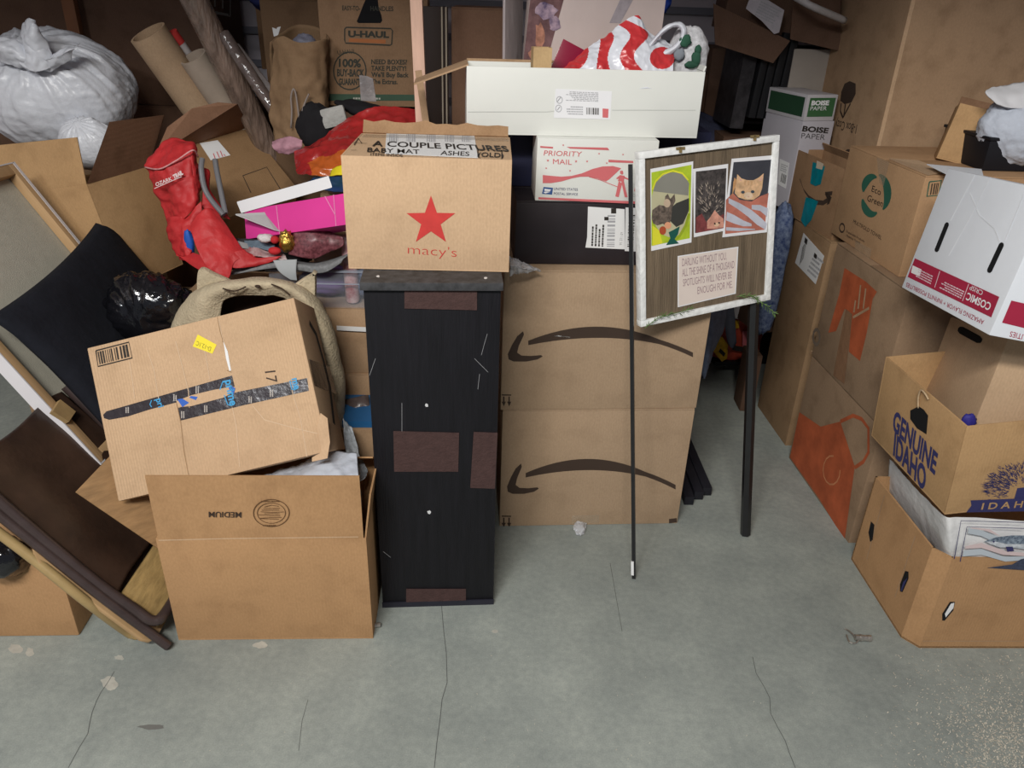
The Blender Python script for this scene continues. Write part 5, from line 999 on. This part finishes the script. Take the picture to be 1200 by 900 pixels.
# post and items between
tag(G().box(MX((-.262, 2.32, 0), (2.2, -1.0, 0)), (-.016,-.010,.0), (.016,.010,1.62)).build('wooden_post', mat('pink_pine', (.70,.45,.34), .6, .1, 12, .1, 40, stretch=(6,6,1)), bevel=.001), 'pale square wooden post standing behind the star carton', 'post')
tag(G().box(MX((-.123, 2.2, 0), (0, -7.4, 6)), (0,0,0), (.018,.006,1.262)).build('cardboard_strip', KR_DULL), 'narrow bent cardboard strip left of the wooden post', 'strip')
stack_box((-.30, 2.52, 0), 0, (.30, .34, .90), 'tall plain carton behind the wooden post and the star carton')
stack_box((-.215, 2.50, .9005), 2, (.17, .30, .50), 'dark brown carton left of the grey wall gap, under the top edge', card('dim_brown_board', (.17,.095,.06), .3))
o = thing('framed_panel', 'dark cabinet panel with a pale metal trim strip behind the wooden post', 'panel', MX((-.315, 2.46, .9005), (0, 0, 0))); M = MX((-.315, 2.46, .9005), (0, 0, 12))
G().box(M, (0,0,0), (.095,.03,.50)).build('board', mat('dark_umber_panel', (.032,.02,.016), .5, .2), o, bevel=.001)
for x in (.074, .086): G().box(M, (x,-.003,.0), (x+.004,0,.50)).build('trim_strip', mat('brushed_trim', (.42,.36,.28), .35, .1), o)
# red and orange shopping bag, clothes above
RO_ = mat('red_orange_film', (.33,.02,.02), .25, .3, 9, .5, 16, spec=.6)
g = sheet([[PY(345,178,2.35), PY(375,160,2.38), PY(410,135,2.42), PY(445,124,2.44), PY(498,128,2.44)], [PY(344,190,2.30), PY(380,175,2.31), PY(415,158,2.34), PY(450,146,2.38), PY(498,148,2.38)], [PY(347,201,2.26), PY(385,194,2.26), PY(420,180,2.28), PY(455,172,2.32), PY(498,175,2.32)], [PY(352,205,2.24), PY(388,208,2.24), PY(425,206,2.25), PY(460,205,2.27), PY(498,205,2.28)]], 110, 70, .020, 13, 4)
o = thing('foil_bag', 'shiny red and orange plastic bag behind the star carton', 'plastic bag', PY(420,180,2.3))
def pxy(p): q = p-EYE; z = q.dot(FW); return 600+FP*q.dot(RT)/z, 450-FP*q.dot(UP)/z
orr, rdd = [], []
for f in g.f:
    x, y = pxy(sum((g.v[i] for i in f), V())/4); k = nz(V((x*.05, y*.05, 0)), 1, 3)*10
    (orr if (362+k < x < 408+k and y > 192-.42*(x-360)+k) else rdd).append(f)
G().add(g.v, rdd).build('red_film', RO_, o, smooth=True); G().add(g.v, orr).build('orange_print', mat('orange_film', (.46,.10,.018), .25, .25, 9, .5, 16, spec=.6), o, smooth=True)
tag(blob(Matrix.Translation(PY(372,152,2.47)), (.062,.05,.075), None, 30, .25, 2, 3).build('black_clothes', mat('black_knit', (.010,.009,.011), .9, .3), smooth=True), 'black knitted garment between paper bag and red foil bag', 'clothes')
tag(blob(Matrix.Translation(PY(432,130,2.50)) @ Euler((0, R(12), 0)).to_matrix().to_4x4(), (.095,.05,.024), None, 30, .2, 2, 5).build('black_clothes', MATS['black_knit'], smooth=True), 'black garment folded along the base of the printed moving carton', 'clothes')
tag(G().box(MX(tuple(PY(380,152,2.42)), (-10, -14, 5)), (0,0,0), (.075,.02,.058)).build('grey_foam', mat('grey_foam_pad', (.36,.36,.34), .9, .15, 40, .5, 100), bevel=.008), 'pale grey foam pad between the two black garments', 'foam')
tag(sheet([[PY(318,165,2.40), PY(335,160,2.38), PY(354,164,2.37)], [PY(320,173,2.37), PY(336,172,2.35), PY(354,171,2.36)], [PY(326,180,2.37), PY(338,181,2.36), PY(352,178,2.37)]], 20, 12, .010, 34, 3).build('pink_scarf', mat('dusty_pink_cloth', (.42,.22,.27), .7, .2, 40), smooth=True, solid=.002), 'twisted dusty pink cloth at the foot of the paper bag', 'cloth')
tag(sheet([[PY(388,199,2.22), PY(402,193,2.2), PY(416,190,2.2)], [PY(386,206,2.2), PY(402,205,2.18), PY(416,204,2.18)]], 10, 6, .006, 30, 3).build('yellow_cloth', mat('yellow_cloth', (.75,.62,.02), .6), smooth=True, solid=.003), 'bright yellow cloth under the foil bag beside the star carton', 'cloth')
tag(sheet([[PY(366,208,2.21), PY(385,206,2.2), PY(416,204,2.2)], [PY(360,214,2.19), PY(385,214,2.18), PY(416,214,2.16)], [PY(372,222,2.17), PY(390,224,2.15), PY(416,226,2.14)]], 20, 12, .012, 24, 3).build('green_cloth', mat('teal_green_cloth', (.01,.09,.08), .6, .6, 14, col2=(.02,.05,.18)), smooth=True, solid=.003), 'teal and blue cloth behind the white lid of the pink box', 'cloth')
# pink box
M = MX((-.772, 2.125, .795), (-19.6, -14.7, -23.8)); D = (.363, .09, .082)
o = thing('gift_box', 'bright pink box with a white lid flap, wedged left of the star carton', 'box', M)
G().box(M, (0,0,0), D).build('body', mat('hot_pink_card', (.70,.05,.30), .45, .05), o, bevel=.002)
F = face(M, D, 'F'); q = [F.hit(*p, .004) for p in ((284,250),(390,220),(386,208),(279,238))]
G().prism(q, V((0, .002, .003))).build('lid_flap', SOLIDW, o)
stroke(F, [[(324,241),(328,274)], [(391,228),(394,265)], [(381,230),(393,252)]], .9, mat('pale_pink_crease', (.72,.25,.45), .5), o, 'crease')
G().prism([PY(276,252,2.09), PY(310,250,2.12), PY(348,276,2.10), PY(322,270,2.07)], V((0,.001,.003))).build('grey_flap', mat('grey_card_flap', (.42,.42,.42), .6), o)
support((-.66, 2.40, 0), 0, (.30, .02, .74), 'thin upright carton sheet behind the clear bin')
# decorations heap
GF = mat('grey_felt', (.20,.205,.21), .95, .25, 120)
tag(sheet([[PY(290,300,2.09), PY(330,305,2.09), PY(380,306,2.09), PY(415,295,2.09)], [PY(270,320,2.045), PY(330,308,2.04), PY(375,312,2.04), PY(405,300,2.04)], [PY(271,322,2.04), PY(325,314,2.035), PY(375,320,2.035), PY(400,308,2.035)]], 30, 12, .006, 14, 3).build('grey_felt', GF, smooth=True, solid=.003), 'long grey felt sheet draped over the front edge of the clear bin', 'felt')
tag(sheet([[PY(320,305,2.03), PY(348,304,2.03)], [PY(327,318,2.02), PY(347,318,2.02)], [PY(341,328,2.02), PY(348,329,2.02)]], 10, 12, .002, 14, 3).build('grey_card_tab', mat('smooth_grey_card', (.36,.38,.39), .6, .03), smooth=True, solid=.002), 'smooth grey card tab hanging over the clear bin front', 'card')
g = sheet([[PY(345,262,2.07), PY(365,264,2.07), PY(388,272,2.07), PY(402,278,2.07)], [PY(343,280,2.055), PY(365,282,2.04), PY(385,286,2.05), PY(402,288,2.06)], [PY(338,298,2.05), PY(355,302,2.035), PY(368,303,2.04), PY(385,296,2.05)]], 24, 20, .006, 20, 4)
tag(g.build('glitter_bag', mat('burgundy_glitter', (.11,.010,.02), .4, .6, 120, col2=(.24,.07,.085), spec=.6), smooth=True, solid=.002), 'burgundy glittery gift bag lying in front of the pink box', 'gift bag')
o = thing('santa_figure', 'small santa figure with a gold ball lying before the pink box', 'ornament', PY(325,285,2.05)); WF = mat('white_fleece', (.62,.58,.58), .95, .2, 60, .5, 120); RF = mat('red_felt', (.45,.02,.025), .8, .2)
blob(Matrix.Translation(PY(311,279,2.06)), (.022,.015,.012), None, 18, .2, 2).build('white_hat_trim', WF, o, smooth=True); blob(Matrix.Translation(PY(322,281,2.055)), (.012,.012,.011), None, 16).build('red_arm', RF, o, smooth=True); blob(Matrix.Translation(PY(322,294,2.045)), (.018,.012,.011), None, 16).build('red_leg', RF, o, smooth=True)
blob(Matrix.Translation(PY(336,283,2.05)), (.021,.018,.028), None, 30, .3, 3).build('gold_ball', mat('gold_foil', (.55,.36,.08), .22, .4, 60, .8, 60, metal=.9), o, smooth=True)
tag(sheet([[PY(276,296,2.08), PY(295,288,2.08), PY(315,294,2.08), PY(334,298,2.07)], [PY(280,305,2.06), PY(298,300,2.05), PY(318,303,2.05), PY(336,303,2.05)]], 24, 10, .014, 26, 2).build('stocking', mat('red_white_cloth', (.35,.03,.03), .85, .5, 20, col2=(.62,.50,.50)), smooth=True, solid=.004), 'red and white stocking on the grey felt', 'stocking')
tag(sheet([[PY(286,282,2.09), PY(305,282,2.09), PY(322,287,2.08)], [PY(288,290,2.08), PY(305,291,2.07), PY(320,294,2.07)]], 14, 8, .008, 26, 2).build('blue_grey_cloth', mat('blue_grey_cloth', (.11,.15,.19), .8, .3, 40), smooth=True, solid=.004), 'blue grey ribbed cloth above the red and white stocking', 'cloth')
tag(blob(Matrix.Translation(PY(300,298,2.12)), (.15,.04,.045), None, 40, .25, 2, 9).build('dark_fabric', mat('charcoal_fabric', (.03,.028,.03), .9, .4), smooth=True), 'charcoal fabric packed underneath the decorations', 'fabric')
tag(sheet([[PY(271,281,2.07), PY(285,284,2.08), PY(296,288,2.09)], [PY(276,290,2.06), PY(287,291,2.07), PY(295,292,2.08)]], 8, 6, .003, 20).build('silver_card', mat('silver_grey_card', (.28,.28,.28), .4), solid=.002), 'silver grey folded card left of the stocking', 'card')
# red chair bag
RC = mat('red_nylon', (.46,.025,.028), .55, .18, 9, .35, 40, spec=.35)
o = thing('chair_bag', 'bright red nylon camp chair and bag with white lettering, upper left', 'bag', PY(210,290,2.1))
g = sheet([[PY(170,194,2.22), PY(182,176,2.24), PY(203,161,2.24), PY(226,166,2.22), PY(232,182,2.20)], [PY(170,197,2.20), PY(185,196,2.17), PY(205,186,2.165), PY(225,176,2.17), PY(232,185,2.20)], [PY(178,218,2.19), PY(190,216,2.15), PY(208,210,2.14), PY(228,203,2.15), PY(236,204,2.20)], [PY(190,240,2.18), PY(200,242,2.13), PY(214,238,2.12), PY(230,228,2.13), PY(237,224,2.18)], [PY(196,258,2.16), PY(206,262,2.12), PY(216,256,2.11), PY(226,246,2.12), PY(232,240,2.16)]], 50, 60, .019, 15, 3)
g.build('sleeve', RC, o, smooth=True, solid=.002)
sheet([[PY(194,256,2.14), PY(206,252,2.11), PY(220,250,2.11), PY(236,236,2.13)], [PY(196,272,2.12), PY(208,274,2.08), PY(220,268,2.08), PY(236,256,2.11)], [PY(202,290,2.10), PY(212,292,2.06), PY(218,288,2.06), PY(226,276,2.08)], [PY(212,304,2.08), PY(220,306,2.05), PY(222,300,2.05), PY(226,290,2.07)]], 30, 34, .020, 16, 5).build('lower_fold', RC, o, smooth=True, solid=.002)
sheet([[PY(223,262,2.06), PY(232,250,2.07), PY(243,244,2.08), PY(252,246,2.1)], [PY(228,284,2.02), PY(238,278,2.03), PY(256,272,2.05), PY(268,268,2.08)], [PY(238,306,1.99), PY(250,302,2.0), PY(268,296,2.03), PY(285,292,2.06)], [PY(252,322,1.97), PY(268,325,1.98), PY(276,306,2.02), PY(300,300,2.05)]], 36, 40, .012, 12, 7).build('seat_sash', RC, o, smooth=True, solid=.002)
sheet([[PY(205,296,2.06), PY(214,300,2.05), PY(226,296,2.06)], [PY(220,308,2.03), PY(232,306,2.02), PY(240,302,2.03)], [PY(240,320,1.99), PY(250,320,1.98), PY(256,316,2.0)]], 16, 14, .006, 14, 7).build('lower_strap', RC, o, smooth=True, solid=.002)
sheet([[PY(286,292,2.05), PY(270,296,2.03), PY(264,304,2.02)], [PY(300,302,2.045), PY(290,306,2.03), PY(274,314,2.01)], [PY(330,300,2.05), PY(320,306,2.045), PY(300,312,2.035)]], 16, 16, .006, 14, 7).build('seat_edge', RC, o, smooth=True, solid=.002)
sheet([[PY(237,196,2.20), PY(246,200,2.21), PY(247,215,2.21)], [PY(238,220,2.17), PY(245,222,2.18), PY(248,226,2.19)], [PY(236,244,2.14), PY(250,250,2.14), PY(270,258,2.15)]], 10, 14, .006, 14, 2).build('side_panel', RC, o, smooth=True, solid=.002)
Fr = Face(PY(205,208,2.125), (1, -.0, .22), (-.05, .35, 1)); LT = mat('white_thread', (.65,.55,.55), .7)
text(Fr, 'OZARK', (183,218.5), (202,211), (182,214.5), LT, o, .02); text(Fr, 'TRAIL', (204,210), (215,204), (202.5,205.5), LT, o, .06); stroke(Fr, [[(181,221),(213,207)]], .7, LT, o, 'stitched_line')
G().tube(spline([PY(x, y, Y) for x, y, Y in ((170,196,2.195),(187,198,2.155),(207,188,2.15),(226,176,2.155),(232,184,2.19))], 24), .0022, 6).build('white_piping', mat('pink_piping', (.60,.28,.28), .7, .3, 90), o, smooth=True)
GTB = mat('grey_steel_tube', (.16,.16,.17), .35, .1, spec=.5)
for pts in ([(237,186,2.19),(236,200,2.17),(242,226,2.15),(262,252,2.12)], [(252,187,2.22),(254,200,2.20),(258,220,2.17),(264,250,2.13)]): G().tube(spline([PY(*p) for p in pts], 14), .0075, 10).build('frame_tube', GTB, o, smooth='auto')
tag(blob(Matrix.Translation(PY(222,285,2.07)), (.012,.010,.038), None, 20, .25, 2).build('blue_cloth', mat('vivid_blue_cloth', (.02,.10,.45), .5, .3), smooth=True), 'vivid blue cloth tucked into the fold of the red chair bag', 'cloth')
support((-.98, 2.10, 0), 0, (.32, .24, .62), 'plain carton buried under the red chair bag')
# far back left, in shade
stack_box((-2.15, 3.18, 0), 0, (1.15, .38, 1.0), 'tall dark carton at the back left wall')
stack_box((-2.15, 3.20, 1.0005), 0, (.96, .36, .62), 'dark brown carton high at the back left')  # enlarged to cover the pale wall and keep this corner dark
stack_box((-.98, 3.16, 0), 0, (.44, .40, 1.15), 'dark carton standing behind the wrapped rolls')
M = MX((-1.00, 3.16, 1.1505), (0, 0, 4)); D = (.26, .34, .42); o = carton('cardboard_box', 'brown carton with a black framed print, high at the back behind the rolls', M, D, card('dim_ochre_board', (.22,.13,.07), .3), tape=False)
F = face(M, D, 'F'); stroke(F, [[(241,-10),(241,14),(270,19),(270,-10)]], 1.4, INK, o, 'printed_frame'); stroke(F, [[(252,-6),(252,8)], [(261,-6),(261,10)], [(245,13),(268,17)]], 2, INK, o, 'printed_bar')
tag(G().box(MX((-1.70, 3.12, 0), (0, 0, 0)), (0,0,0), (.045,.03,1.9)).build('wooden_stud', mat('orange_pine', (.20,.085,.04), .7, .2), bevel=.001), 'orange brown wooden stud standing at the back left', 'stud')
tag(G().box(MX((-1.24, 2.98, .0), (0, 0, 8)), (0,0,0), (.22,.12,1.14)).build('purple_board', mat('dark_purple_card', (.045,.025,.055), .6), bevel=.003), 'dark purple board standing in the shade right of the big white trash bag', 'board')
tag(blob(Matrix.Translation(PY(338,2,2.95)), (.13,.06,.05), None, 30, .2, 2, 3).build('blue_tarp', mat('navy_tarp', (.012,.02,.10), .5, .4, 12), smooth=True), 'dark blue tarp bundle above the kraft paper bag', 'tarp')
